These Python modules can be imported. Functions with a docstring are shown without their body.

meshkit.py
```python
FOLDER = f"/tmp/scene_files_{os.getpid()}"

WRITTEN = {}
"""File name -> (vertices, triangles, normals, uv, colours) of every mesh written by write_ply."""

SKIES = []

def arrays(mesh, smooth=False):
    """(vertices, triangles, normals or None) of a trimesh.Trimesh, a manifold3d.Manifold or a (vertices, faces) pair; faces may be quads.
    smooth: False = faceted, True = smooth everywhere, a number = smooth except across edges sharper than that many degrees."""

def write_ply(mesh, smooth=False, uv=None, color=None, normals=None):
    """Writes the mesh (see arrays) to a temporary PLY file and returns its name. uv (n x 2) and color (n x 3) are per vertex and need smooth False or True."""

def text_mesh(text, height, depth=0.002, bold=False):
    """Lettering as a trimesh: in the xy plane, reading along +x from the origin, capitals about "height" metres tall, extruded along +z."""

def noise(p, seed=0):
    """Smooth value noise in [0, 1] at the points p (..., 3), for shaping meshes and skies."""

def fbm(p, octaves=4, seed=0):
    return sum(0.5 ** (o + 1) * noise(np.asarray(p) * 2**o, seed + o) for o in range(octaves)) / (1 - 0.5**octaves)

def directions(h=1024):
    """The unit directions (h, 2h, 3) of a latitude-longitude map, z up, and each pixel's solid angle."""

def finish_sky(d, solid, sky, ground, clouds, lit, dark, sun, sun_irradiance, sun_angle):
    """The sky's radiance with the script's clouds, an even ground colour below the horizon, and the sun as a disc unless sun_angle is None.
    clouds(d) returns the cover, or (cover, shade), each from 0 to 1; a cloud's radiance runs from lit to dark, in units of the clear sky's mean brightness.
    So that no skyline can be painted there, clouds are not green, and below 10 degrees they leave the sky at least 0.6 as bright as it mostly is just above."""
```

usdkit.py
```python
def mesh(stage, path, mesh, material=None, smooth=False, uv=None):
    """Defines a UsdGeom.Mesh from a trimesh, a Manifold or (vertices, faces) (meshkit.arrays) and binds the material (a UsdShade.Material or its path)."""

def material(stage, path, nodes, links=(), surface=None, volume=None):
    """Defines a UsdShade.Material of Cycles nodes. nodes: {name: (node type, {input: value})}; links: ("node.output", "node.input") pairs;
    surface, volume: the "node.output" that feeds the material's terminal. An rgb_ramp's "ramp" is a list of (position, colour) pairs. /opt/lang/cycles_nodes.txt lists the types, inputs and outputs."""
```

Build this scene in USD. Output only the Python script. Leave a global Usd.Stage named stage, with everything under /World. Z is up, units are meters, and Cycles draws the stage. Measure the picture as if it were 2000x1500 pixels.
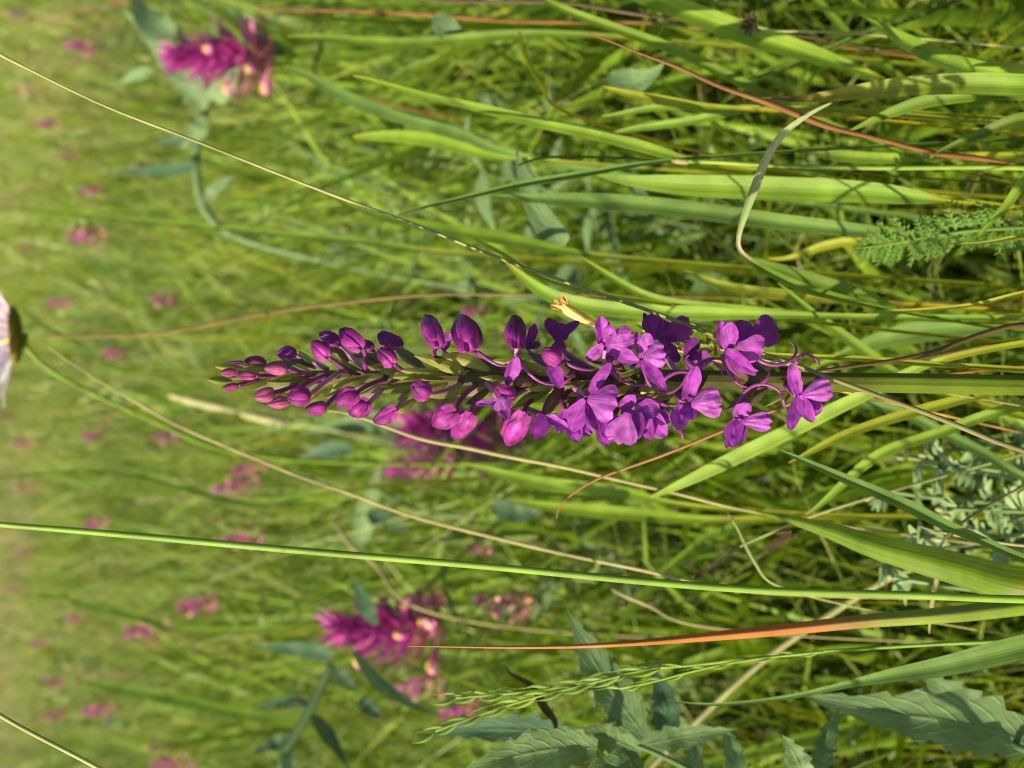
import math, numpy as np
import usdkit, meshkit
from pxr import Usd, UsdGeom, UsdLux, UsdShade, Sdf, Gf, Vt

stage = Usd.Stage.CreateInMemory()
UsdGeom.SetStageUpAxis(stage, UsdGeom.Tokens.z)
UsdGeom.SetStageMetersPerUnit(stage, 1.0)
world = UsdGeom.Xform.Define(stage, '/World')
stage.SetDefaultPrim(world.GetPrim())
UsdGeom.Scope.Define(stage, '/World/Looks')

# ------------------------------------------------------------------ camera
PITCH = math.radians(20.0)
CH = 0.50                                   # lens height above the soil
FPX = 2990.0                                # focal length in photo pixels (2000 wide)
C = np.array([0.0, 0.0, CH])
F = np.array([0.0, math.cos(PITCH), -math.sin(PITCH)])
U = np.array([0.0, math.sin(PITCH), math.cos(PITCH)])
R = np.array([1.0, 0.0, 0.0])
cam = UsdGeom.Camera.Define(stage, '/World/camera')
# the phone was held upright and the picture lies on its side: world up is the picture's left
X, Y, Z = -U, R, -F
cam.AddTransformOp().Set(Gf.Matrix4d(*X, 0, *Y, 0, *Z, 0, *C, 1))
FOCAL = 53.82
cam.CreateHorizontalApertureAttr(36.0)
cam.CreateVerticalApertureAttr(27.0)
cam.CreateFocalLengthAttr(FOCAL)
cam.CreateFStopAttr(25.0)
cam.CreateFocusDistanceAttr(0.298)
cam.CreateClippingRangeAttr(Gf.Vec2f(0.01, 2000))
cam.CreateExposureAttr(1.12)

# ------------------------------------------------------------------ sky and sun
SUN = np.array([-0.80, -0.42, 0.0]); SUN /= np.linalg.norm(SUN)
ELEV = math.radians(36)
SUN = np.array([SUN[0] * math.cos(ELEV), SUN[1] * math.cos(ELEV), math.sin(ELEV)])
sky_mat = usdkit.material(stage, '/World/Looks/sky_look', {
    'sky': ('sky_texture', {'sky_type': 'single_scattering', 'sun_disc': False, 'sun_elevation': ELEV,
                            'sun_rotation': math.atan2(SUN[0], SUN[1]), 'aerosol_density': 2.0}),
    'bg': ('background_shader', {'strength': 0.09})}, [('sky.color', 'bg.color')], surface='bg.background')
sky = UsdLux.DomeLight.Define(stage, '/World/sky')
UsdShade.MaterialBindingAPI.Apply(sky.GetPrim()).Bind(sky_mat)
sky.GetPrim().SetCustomDataByKey('kind', 'structure')
sun = UsdLux.DistantLight.Define(stage, '/World/sun')
sun.CreateNormalizeAttr(True); sun.CreateIntensityAttr(1.25); sun.CreateAngleAttr(0.6)
sun.CreateColorAttr(Gf.Vec3f(1.0, 0.87, 0.66))
zx = SUN; xx = np.cross([0, 0, 1.0], zx); xx /= np.linalg.norm(xx); yx = np.cross(zx, xx)
sun.AddTransformOp().Set(Gf.Matrix4d(*xx, 0, *yx, 0, *zx, 0, 0, 0, 5, 1))

# ------------------------------------------------------------------ helpers
def P(u, v, d):
    """The point of the place that stands d metres deep behind photo pixel (u, v)."""
    u, v, d = np.broadcast_arrays(np.asarray(u, float), np.asarray(v, float), np.asarray(d, float))
    return C + d[..., None] * (F + ((1000 - u) / FPX)[..., None] * U + ((750 - v) / FPX)[..., None] * R)

used = {}
def path_for(name, parent):
    base = str(parent.GetPath()) if parent is not None else '/World'
    key = base + '/' + name
    k = used.get(key, 0); used[key] = k + 1
    return key if k == 0 else f'{key}_{k:03d}'

def tag(prim, label=None, cat=None, group=None, kind=None):
    for k, x in (('label', label), ('category', cat), ('group', group), ('kind', kind)):
        if x: prim.SetCustomDataByKey(k, x)
    return prim

def obj(name, mesh, mat, parent=None, smooth=True):
    v, f, uv = mesh
    return usdkit.mesh(stage, path_for(name, parent), (v, f), M[mat], smooth=smooth, uv=uv).GetPrim()

def xform(name, loc=(0, 0, 0), rotz=0.0, scale=1.0, tilt=(0, 0)):
    x = UsdGeom.Xform.Define(stage, path_for(name, None))
    x.AddTranslateOp().Set(Gf.Vec3d(*map(float, loc)))
    x.AddRotateXYZOp().Set(Gf.Vec3f(tilt[0], tilt[1], rotz))
    if scale != 1.0: x.AddScaleOp().Set(Gf.Vec3f(scale, scale, scale))
    return x.GetPrim()

def join(parts):
    vs, fs, us, n = [], [], [], 0
    for v, f, uv in parts:
        vs.append(v); fs.append(f + n); us.append(uv); n += len(v)
    return np.vstack(vs), np.vstack(fs), np.vstack(us)

def grid_faces(n, m, closed=False):
    i = np.arange(n - 1)[:, None]; j = np.arange(m if closed else m - 1)[None, :]
    a = i * m + j; b = i * m + (j + 1) % m
    q = np.stack([a, b, b + m, a + m], -1).reshape(-1, 4)
    return np.vstack([q[:, [0, 1, 2]], q[:, [0, 2, 3]]])

def spline(pts, n):
    """n points along a Catmull-Rom curve through pts (k, c)."""
    p = np.asarray(pts, float)
    if len(p) == 2: return p[0] + np.linspace(0, 1, n)[:, None] * (p[1] - p[0])
    from scipy.interpolate import PchipInterpolator, CubicSpline
    t = np.concatenate([[0], np.cumsum(np.sqrt(np.linalg.norm(np.diff(p[:, :3], axis=0), axis=1)) + 1e-9)])
    s = np.linspace(0, t[-1], n)
    out = CubicSpline(t, p[:, :3])(s)
    if p.shape[1] > 3: out = np.hstack([out, PchipInterpolator(t, p[:, 3:])(s)])
    return out

def unit(a): return a / np.maximum(np.linalg.norm(a, axis=-1, keepdims=True), 1e-12)

def tangents(p):
    return unit(np.gradient(p, axis=0))

def ribbon(pts, width, twist=0.0, fold=0.35, m=5, wave=0.0, seed=0, face=None):
    """A leaf blade: a folded strip along pts, wide face turned twist degrees from the viewer."""
    n = len(pts); T = tangents(pts)
    N = (C - pts) if face is None else np.broadcast_to(face, pts.shape)
    N = unit(N - (N * T).sum(1, keepdims=True) * T); S = np.cross(T, N)
    a = np.radians(np.broadcast_to(np.asarray(twist, float), (n,)))[:, None]
    S, N = S * np.cos(a) + N * np.sin(a), N * np.cos(a) - S * np.sin(a)
    x = np.linspace(-1, 1, m)
    h = np.asarray(width)[:, None] / 2
    lift = fold * np.abs(x)[None, :] * h
    if wave:
        s = np.linspace(0, 6, n)
        lift = lift + wave * h * np.stack([(meshkit.noise(np.stack([s, np.full(n, xx * .6), np.full(n, seed + 1.5)], 1)) - .5) for xx in x], 1) * 2
    v = pts[:, None, :] + S[:, None, :] * (x[None, :] * h)[..., None] + N[:, None, :] * lift[..., None]
    uv = np.stack(np.broadcast_arrays((x[None, :] + 1) / 2, np.linspace(0, 1, n)[:, None]), -1)
    return v.reshape(-1, 3), grid_faces(n, m), uv.reshape(-1, 2)

def tube(pts, rad, m=8, flat=1.0):
    n = len(pts); T = tangents(pts)
    ref = np.array([0.31, -0.9, 0.2]); N = unit(np.cross(T, ref)); B = np.cross(T, N)
    a = np.linspace(0, 2 * math.pi, m, endpoint=False)
    r = np.broadcast_to(np.asarray(rad, float), (n,))[:, None]
    v = pts[:, None, :] + N[:, None, :] * (np.cos(a) * r)[..., None] + B[:, None, :] * (np.sin(a) * r * flat)[..., None]
    uv = np.stack(np.broadcast_arrays((a / (2 * math.pi))[None, :], np.linspace(0, 1, n)[:, None]), -1)
    v, uv, f = v.reshape(-1, 3), uv.reshape(-1, 2), grid_faces(n, m, True)
    k = len(v)
    v = np.vstack([v, pts[:1], pts[-1:]]); uv = np.vstack([uv, [[.5, 0]], [[.5, 1]]])
    j = np.arange(m); jn = (j + 1) % m
    f = np.vstack([f, np.stack([np.full(m, k), jn, j], 1), np.stack([np.full(m, k + 1), (n - 1) * m + j, (n - 1) * m + jn], 1)])
    return v, f, uv

# ------------------------------------------------------------------ materials
M = {}
def leaf(name, lo, hi, trans=0.30, rough=0.5, streak=(14, .7), ramp=None, bumpd=0.00025, spots=0.25, coat=0.22, gr=(.66, 1.24), blot=90.0, veins=0.0, specks=.35):
    """Leaf or petal: two tones varying from piece to piece, fine lengthwise grain, some light through the blade."""
    nodes = {
        'geo': ('geometry', {}), 'inf': ('object_info', {}), 'tc': ('texture_coordinate', {}),
        'rnd': ('math', {'math_type': 'add'}), 'rfr': ('math', {'math_type': 'fraction'}),
        'tone': ('rgb_ramp', {'ramp': [(0, lo), (1, hi)]}),
        'map': ('mapping', {'scale': (streak[0], streak[1], 1)}),
        'grain': ('noise_texture', {'scale': 1.0, 'detail': 3.0, 'roughness': .65}),
        'gmul': ('map_range', {'from_min': .25, 'from_max': .75, 'to_min': gr[0], 'to_max': gr[1]}),
        'blot': ('noise_texture', {'scale': blot, 'detail': 3.0}),
        'bmul': ('map_range', {'from_min': .3, 'from_max': .7, 'to_min': 1 - spots, 'to_max': 1 + spots}),
        'mm': ('math', {'math_type': 'multiply'}),
        'col': ('mix_color', {'blend_type': 'multiply', 'fac': 1.0, 'use_clamp': False}),
        'bump': ('bump', {'strength': .6, 'distance': bumpd}),
        'bs': ('principled_bsdf', {'roughness': rough, 'specular_ior_level': coat}),
        'tl': ('translucent_bsdf', {}), 'mix': ('mix_closure', {'fac': trans}),
        'tcol': ('mix_color', {'blend_type': 'multiply', 'fac': 1.0, 'b': (1.2, 1.15, .4) if hi[1] > hi[2] and hi[1] > hi[0] else (1.1, .8, 1.1), 'use_clamp': False})}
    links = [('geo.random_per_island', 'rnd.value1'), ('inf.random', 'rnd.value2'), ('rnd.value', 'rfr.value1'), ('rfr.value', 'tone.fac'),
             ('tc.UV', 'map.vector'), ('map.vector', 'grain.vector'), ('grain.fac', 'gmul.value'), ('geo.position', 'blot.vector'),
             ('blot.fac', 'bmul.value'), ('gmul.result', 'mm.value1'), ('bmul.result', 'mm.value2'), ('mm.value', 'col.b'),
             ('grain.fac', 'bump.height'), ('bump.normal', 'bs.normal'), ('col.result', 'bs.base_color'),
             ('col.result', 'tcol.a'), ('tcol.result', 'tl.color'), ('bs.BSDF', 'mix.closure1'), ('tl.BSDF', 'mix.closure2')]
    if specks:
        nodes['spn'] = ('noise_texture', {'scale': 520.0, 'detail': 2.0}); nodes['spm'] = ('map_range', {'from_min': .66, 'from_max': .74, 'to_min': 0.0, 'to_max': specks, 'clamp': True})
        nodes['spk'] = ('mix_color', {'blend_type': 'multiply', 'b': (.62, .42, .30), 'use_clamp': False})
        links += [('geo.position', 'spn.vector'), ('spn.fac', 'spm.value'), ('spm.result', 'spk.fac'), ('col.result', 'spk.a')]
        links = [(('spk.result', b) if a == 'col.result' and b in ('bs.base_color', 'tcol.a') else (a, b)) for a, b in links]
    if veins:
        # side veins leave the midrib at a slant: distance to the nearest line of v - |x|
        nodes.update({'vs': ('separate_xyz', {}), 'vx': ('math', {'math_type': 'subtract', 'value2': .5}), 'va': ('math', {'math_type': 'absolute'}),
                      'vk': ('math', {'math_type': 'multiply_add', 'value2': -.42}), 'vf': ('math', {'math_type': 'multiply', 'value2': veins}),
                      'vp': ('math', {'math_type': 'pingpong', 'value2': .5}), 'vl': ('map_range', {'from_min': 0., 'from_max': .12, 'to_min': 1.0, 'to_max': 0., 'clamp': True}),
                      'vm': ('map_range', {'from_min': .015, 'from_max': .05, 'to_min': 1.0, 'to_max': 0., 'clamp': True}), 'vmax': ('math', {'math_type': 'maximum'}),
                      'vw': ('map_range', {'from_min': 0., 'from_max': 1., 'to_min': .96, 'to_max': 1.17}), 'vmul': ('math', {'math_type': 'multiply'})})
        links += [('tc.UV', 'vs.vector'), ('vs.x', 'vx.value1'), ('vx.value', 'va.value1'), ('va.value', 'vk.value1'), ('vs.y', 'vk.value3'), ('vk.value', 'vf.value1'), ('vf.value', 'vp.value1'),
                  ('vp.value', 'vl.value'), ('va.value', 'vm.value'), ('vl.result', 'vmax.value1'), ('vm.result', 'vmax.value2'), ('vmax.value', 'vw.value'), ('mm.value', 'vmul.value1'), ('vw.result', 'vmul.value2')]
        links = [(('vmul.value', b) if (a, b) == ('mm.value', 'col.b') else (('vmax.value', b) if (a, b) == ('grain.fac', 'bump.height') else (a, b))) for a, b in links]
    if ramp:
        nodes['sep'] = ('separate_xyz', {}); nodes['along'] = ('rgb_ramp', {'ramp': ramp})
        nodes['both'] = ('mix_color', {'blend_type': 'multiply', 'fac': 1.0, 'use_clamp': False})
        links += [('tc.UV', 'sep.vector'), ('sep.y', 'along.fac'), ('tone.color', 'both.a'), ('along.color', 'both.b'), ('both.result', 'col.a')]
    else:
        links += [('tone.color', 'col.a')]
    M[name] = usdkit.material(stage, '/World/Looks/' + name, nodes, links, surface='mix.closure')

TIP = [(0, (1.5, .75, .5)), (.02, (1.3, .9, .7)), (.06, (1, 1, 1)), (.93, (1, 1, 1)), (1, (1.4, 1.0, .8))]
leaf('grass_green', (.092, .160, .009), (.155, .245, .014), ramp=TIP)
leaf('grass_light', (.145, .25, .018), (.20, .305, .026), ramp=TIP)
leaf('grass_yellow', (.21, .25, .012), (.28, .29, .016), ramp=TIP)
leaf('grass_deep', (.06, .105, .008), (.105, .165, .010), ramp=TIP)
leaf('grass_blue', (.095, .18, .032), (.135, .23, .045))
leaf('glaucous', (.088, .158, .056), (.13, .205, .075), trans=.18, rough=.65, streak=(5, 3), spots=.18, veins=9.0)
leaf('glaucous_dark', (.04, .09, .04), (.06, .115, .05), trans=.12, rough=.6, streak=(5, 3), spots=.12, veins=8.0)
leaf('herb', (.07, .145, .012), (.125, .215, .022), streak=(5, 4))
leaf('yarrow', (.085, .18, .018), (.12, .225, .028), streak=(5, 4))
leaf('glaucous_pale', (.13, .215, .085), (.17, .26, .11), trans=.2, rough=.6, streak=(5, 3), spots=.12, veins=8.0)
leaf('herb_pale', (.15, .24, .06), (.22, .31, .09), streak=(5, 4))
leaf('silver', (.15, .245, .085), (.23, .325, .135), trans=.12, rough=.7, streak=(5, 4))
leaf('straw', (.25, .23, .085), (.33, .29, .12), trans=.1, streak=(6, 1))
leaf('straw_green', (.25, .29, .09), (.33, .36, .12), trans=.1, streak=(6, 1))
leaf('culm', (.13, .24, .025), (.20, .30, .035), trans=.08, streak=(9, .3))
leaf('rust', (1, 1, 1), (1, 1, 1), trans=.15, ramp=[(0, (.36, .19, .07)), (.4, (.34, .125, .022)), (.62, (.33, .12, .026)), (.71, (.26, .14, .04)), (.77, (.16, .18, .03)), (1, (.11, .18, .014))])
leaf('brown_tip', (1, 1, 1), (1, 1, 1), ramp=[(0, (.10, .055, .03)), (.13, (.13, .07, .02)), (.17, (.26, .21, .014)), (.42, (.19, .23, .014)), (1, (.12, .22, .015))])
leaf('withered', (1, 1, 1), (1, 1, 1), trans=.25, ramp=[(0, (.27, .33, .13)), (.25, (.34, .36, .17)), (.40, (.22, .32, .10)), (.48, (.42, .36, .19)), (.56, (.12, .21, .02)), (1, (.11, .21, .015))])
leaf('russet', (.14, .06, .014), (.20, .092, .024), trans=.05, streak=(6, 1))
leaf('brown_stem', (.13, .09, .025), (.19, .13, .04), trans=.05, streak=(6, 1))
leaf('dark_stem', (.07, .045, .022), (.11, .065, .03), trans=.03, streak=(6, 1))
leaf('bark_gold', (.36, .20, .05), (.56, .34, .10), trans=.05, streak=(5, 5), bumpd=.0012, spots=.5)
leaf('dead', (.05, .032, .014), (.10, .062, .028), trans=.05)
leaf('petal', (.235, .026, .265), (.315, .052, .345), trans=.28, rough=.5, streak=(6, 1.2), spots=.5, coat=.22, gr=(.62, 1.22), blot=480, bumpd=.0005)
leaf('lip', (.31, .050, .33), (.40, .09, .41), trans=.3, rough=.5, streak=(7, 1.0), spots=.4, coat=.22, gr=(.72, 1.16), blot=520, bumpd=.0004, ramp=[(0, (.8, .5, .75)), (.3, (1.05, 1.3, 1.05)), (1, (1, 1, 1))])
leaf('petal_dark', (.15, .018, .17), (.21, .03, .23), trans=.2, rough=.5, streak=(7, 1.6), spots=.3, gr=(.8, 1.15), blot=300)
leaf('bud', (.21, .014, .16), (.28, .028, .22), trans=.12, rough=.5, streak=(20, 1.2), spots=.5, bumpd=.0005, gr=(.6, 1.3), blot=380, coat=.22, ramp=[(0, (1.2, 1.7, 1.15)), (.35, (1, 1, 1)), (.7, (.72, .6, .72)), (1, (.42, .35, .42))])
leaf('bud_young', (.27, .042, .145), (.33, .07, .17), trans=.12, rough=.5, streak=(20, 1.2), spots=.4, gr=(.6, 1.3), blot=380, coat=.22, ramp=[(0, (1, 1.3, 1)), (.5, (1, 1, 1)), (1, (.5, .42, .5))])
leaf('ovary', (.075, .035, .035), (.11, .06, .04), trans=.03, streak=(8, 1))
leaf('straw_dim', (1, 1, 1), (1, 1, 1), trans=.05, streak=(6, 1), ramp=[(0, (.27, .27, .10)), (.42, (.20, .21, .065)), (.6, (.13, .12, .045)), (1, (.15, .135, .05))])
leaf('olive_stalk', (.13, .135, .04), (.17, .17, .055), trans=.05, streak=(6, 1))
leaf('wheat_low', (.30, .12, .10), (.38, .20, .14), trans=.25, streak=(6, 1.2))
leaf('spur', (.17, .025, .15), (.23, .045, .20), trans=.08, rough=.35, streak=(5, 1))
leaf('spur_pale', (.33, .10, .26), (.42, .16, .33), trans=.08, rough=.35, streak=(5, 1))
leaf('bract', (.19, .23, .045), (.28, .29, .07), trans=.25, streak=(9, .8), ramp=[(0, (1.25, 1.1, 1.2)), (.35, (1, 1, 1)), (1, (.75, .8, .8))])
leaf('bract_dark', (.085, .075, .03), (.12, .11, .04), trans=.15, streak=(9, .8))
leaf('orchid_stem', (1, 1, 1), (1, 1, 1), trans=.05, streak=(16, .4), gr=(.6, 1.35), ramp=[(0, (.10, .10, .03)), (.3, (.058, .05, .018)), (.6, (.056, .052, .014)), (.72, (.062, .070, .010)), (.84, (.070, .10, .008)), (1, (.075, .115, .008))])
leaf('wheat_bract', (.40, .045, .25), (.54, .09, .36), trans=.32, streak=(6, 1.2))
leaf('wheat_pink', (.50, .12, .33), (.62, .22, .42), trans=.25, streak=(5, 1))
leaf('wheat_yellow', (.58, .29, .06), (.68, .42, .14), trans=.2, streak=(5, 1))
leaf('white_ray', (.80, .82, .78), (.86, .86, .82), trans=.5, streak=(8, .5), spots=.05, specks=0)
leaf('disc_yellow', (.60, .38, .02), (.70, .46, .03), trans=.05, streak=(40, 40))
leaf('involucre', (.15, .125, .018), (.22, .18, .03), trans=.05, streak=(20, 2))
leaf('spikelet', (.17, .28, .04), (.24, .34, .06), trans=.2, streak=(8, 1))
leaf('cream_head', (.32, .33, .13), (.38, .38, .16), trans=.25, streak=(20, 20))
M['soil'] = usdkit.material(stage, '/World/Looks/soil', {
    'geo': ('geometry', {}), 'n': ('noise_texture', {'scale': 14.0, 'detail': 6.0}), 'w': ('noise_texture', {'scale': .25, 'detail': 3.0}),
    'r': ('rgb_ramp', {'ramp': [(.3, (.035, .04, .012)), (.5, (.06, .075, .018)), (.7, (.11, .12, .03))]}),
    'r2': ('rgb_ramp', {'ramp': [(.35, (.8, .9, .8)), (.65, (1.5, 1.25, 1.2))]}),
    'm': ('mix_color', {'blend_type': 'multiply', 'fac': 1.0, 'use_clamp': False}), 'bu': ('bump', {'distance': .02, 'strength': .8}),
    'p': ('principled_bsdf', {'roughness': .9, 'specular_ior_level': .1})},
    [('geo.position', 'n.vector'), ('geo.position', 'w.vector'), ('n.fac', 'r.fac'), ('w.fac', 'r2.fac'), ('r.color', 'm.a'), ('r2.color', 'm.b'),
     ('m.result', 'p.base_color'), ('n.fac', 'bu.height'), ('bu.normal', 'p.normal')], surface='p.BSDF')

# ------------------------------------------------------------------ ground
def ground_z(x, y):
    r = np.hypot(x, y)
    return 0.03 * (meshkit.fbm(np.stack([x * .9, y * .9, 0 * x], -1), 3, 4) - .5) * np.clip(r - .5, 0, 1) + 0.012 * np.clip(r - 14, 0, None) ** 1.15
rr = np.concatenate([[0.0], np.geomspace(.08, 900, 90)]); aa = np.linspace(0, 2 * math.pi, 96, endpoint=False)
gx, gy = rr[:, None] * np.sin(aa), rr[:, None] * np.cos(aa)
gv = np.stack([gx, gy, ground_z(gx, gy)], -1).reshape(-1, 3)
g = obj('ground', (gv, grid_faces(len(rr), len(aa), True)[:, [0, 2, 1]], gv[:, :2]), 'soil'); tag(g, 'dark soil of the meadow under the grass', 'ground', kind='structure')

# ------------------------------------------------------------------ meadow (stuff): tufts scattered over the field
def blades(rng, n, rad, h, w, lean, fold=.4, seg=7, m=3, droop=.25):
    parts = []
    t = np.linspace(0, 1, seg)
    for _ in range(n):
        a, r0 = rng.uniform(0, 2 * math.pi), rad * math.sqrt(rng.random())
        L = rng.uniform(*h); b = rng.uniform(0, 2 * math.pi); k = rng.uniform(*lean); dr = rng.uniform(0, droop)
        out = np.array([math.cos(b), math.sin(b)])
        hz = k * (t * .55 + .45 * t ** 2) + dr * t ** 3
        z = np.sqrt(np.clip(1 - k * k * .5, .2, 1)) * t - dr * 1.1 * t ** 4
        side = rng.normal(0, .05)
        p = np.stack([r0 * math.cos(a) + L * (hz * out[0] - side * t * t * out[1]), r0 * math.sin(a) + L * (hz * out[1] + side * t * t * out[0]), L * z], 1)
        wd = rng.uniform(*w) * (np.clip(1 - t ** 2.2, 0, 1) * (.65 + .5 * np.sin(math.pi * np.clip(t * .9 + .1, 0, 1)))) + 1e-4
        face = np.array([math.sin(b + rng.normal(0, .7)), -math.cos(b), .5])
        parts.append(ribbon(p, wd, twist=np.linspace(0, rng.normal(0, 35), seg) + rng.uniform(0, 180), fold=fold, m=m, face=face))
    return join(parts)

def leafset(rng, n, rad, h, size, aspect, teeth=0):
    """Leafy herbs: thin stems with oval leaves in pairs up their length."""
    stems, lv = [], []
    for _ in range(n):
        a, r0 = rng.uniform(0, 2 * math.pi), rad * math.sqrt(rng.random()); L = rng.uniform(*h); b = rng.uniform(0, 6.28); k = rng.uniform(.05, .4)
        t = np.linspace(0, 1, 6)
        p = np.stack([r0 * math.cos(a) + L * k * t * t * math.cos(b), r0 * math.sin(a) + L * k * t * t * math.sin(b), L * t], 1)
        stems.append(tube(p, .0009 * (1.2 - .6 * t), 4))
        for q in range(int(L / .022)):
            s = (q + 1) / (int(L / .022)); c0 = p[0] + 0; c0 = np.array([np.interp(s, t, p[:, i]) for i in range(3)])
            for e in (0, math.pi):
                th = q * 1.9 + e + rng.normal(0, .3); sz = rng.uniform(*size) * (1.1 - .5 * s); el = rng.uniform(-.1, .9)
                d = np.array([math.cos(th) * math.cos(el), math.sin(th) * math.cos(el), math.sin(el)])
                tt = np.linspace(0, 1, 5)[:, None]
                lp = c0 + d * sz * tt + np.array([0, 0, -.35]) * sz * tt ** 2
                wd = sz * aspect * np.sin(math.pi * np.linspace(.06, 1, 5) ** .8) + 2e-4
                lv.append(ribbon(lp, wd, twist=rng.normal(0, 25), fold=.25, m=3, face=np.array([0, 0, 1.]) - .3 * d))
    return join(stems + lv)

def heads(rng, n, h, rad, hl, hw):
    """Flowering grass stalks with a soft narrow head."""
    st, hd = [], []
    for _ in range(n):
        L = rng.uniform(*h); b = rng.uniform(0, 6.28); k = rng.uniform(.05, .35); t = np.linspace(0, 1, 8)
        r0 = rng.uniform(0, rad)
        p = np.stack([r0 * math.cos(b * 3) + L * k * t ** 2 * math.cos(b), r0 * math.sin(b * 3) + L * k * t ** 2 * math.sin(b), L * t], 1)
        st.append(tube(p, .0009 * (1.1 - .6 * t), 4))
        T = unit(p[-1] - p[-2])
        for q in range(14):
            s = q / 14; c0 = p[-1] + T * hl * (s - .4); th = rng.uniform(0, 6.28)
            o = np.array([math.cos(th), math.sin(th), 0])
            tt = np.linspace(0, 1, 3)[:, None]
            hd.append(ribbon(c0 + (T * .7 + o * .35) * hl * .28 * tt, np.array([.3, 1, .1]) * hw, fold=.3, m=3, face=o + .01))
    return join(st + hd)

def quats(ang, tiltx, tilty):
    q = []
    for a, b, c in zip(ang, tiltx, tilty):
        r = Gf.Rotation(Gf.Vec3d(0, 0, 1), math.degrees(a)) * Gf.Rotation(Gf.Vec3d(1, 0, 0), b) * Gf.Rotation(Gf.Vec3d(0, 1, 0), c)
        w = r.GetQuat(); q.append(Gf.Quath(w.GetReal(), *w.GetImaginary()))
    return Vt.QuathArray(q)

def instancer(name, protos, pos, scale, idx, label, cat, rng, tilt=9):
    pi = UsdGeom.PointInstancer.Define(stage, path_for(name, None)); prim = pi.GetPrim()
    rel = pi.CreatePrototypesRel()
    for pname, mesh, mat in protos:
        rel.AddTarget(obj(pname, mesh, mat, prim).GetPath())
    n = len(pos)
    pi.CreatePositionsAttr(Vt.Vec3fArray.FromNumpy(pos.astype(np.float32)))
    pi.CreateScalesAttr(Vt.Vec3fArray.FromNumpy(np.repeat(np.asarray(scale, np.float32)[:, None], 3, 1)))
    pi.CreateOrientationsAttr(quats(rng.uniform(0, 6.28, n), rng.normal(0, tilt, n), rng.normal(0, tilt, n)))
    pi.CreateProtoIndicesAttr(Vt.IntArray.FromNumpy(np.asarray(idx, np.int32)))
    return tag(prim, label, cat, kind='stuff')

# what must stay in view: (u of its lower end, v, half width in px, depth)
KEEP = [(540, 110, 75, .90), (870, 1230, 90, .76), (940, 850, 70, .86), (420, 400, 45, .95)]
def top_limit(x, y, h):
    """Shrinks a tuft that would stand in front of one of the flower heads."""
    s = np.ones(len(x))
    for u, v, hw, d in KEEP:
        dep = np.maximum(y, .05) / math.cos(PITCH)
        vv = 750 - x / dep * FPX
        q = P(u, v, d); lim = CH + (q[2] - CH) * y / q[1]
        s = np.where((np.abs(vv - v) < hw + 60 / dep) & (y < q[1] + .03), np.minimum(s, np.clip(lim / h, .3, 1)), s)
    return s

def scatter(rng, n, y0, y1, a=.30, b=.36, power=1.0):
    y = y0 + (y1 - y0) * rng.random(n) ** power
    x = rng.uniform(-1, 1, n) * (a + b * y)
    return x, y

def bake(name, protos, x, y, scale, rng, label, cat, mat, tilt=.16):
    """Copies tufts over the field into one mesh (uncountable ground cover)."""
    parts = []
    for i in range(len(x)):
        v, f, uv = protos[rng.integers(len(protos))]
        a = rng.uniform(0, 6.283); c, s_ = math.cos(a), math.sin(a); tx, ty = rng.normal(0, tilt, 2)
        w = v * scale[i]
        w = np.column_stack([w[:, 0] * c - w[:, 1] * s_ + tx * w[:, 2], w[:, 0] * s_ + w[:, 1] * c + ty * w[:, 2], w[:, 2]])
        parts.append((w + [x[i], y[i], float(ground_z(x[i], y[i])) - .004], f, uv))
    o = obj(name, join(parts), mat); tag(o, label, cat, kind='stuff')

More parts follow.
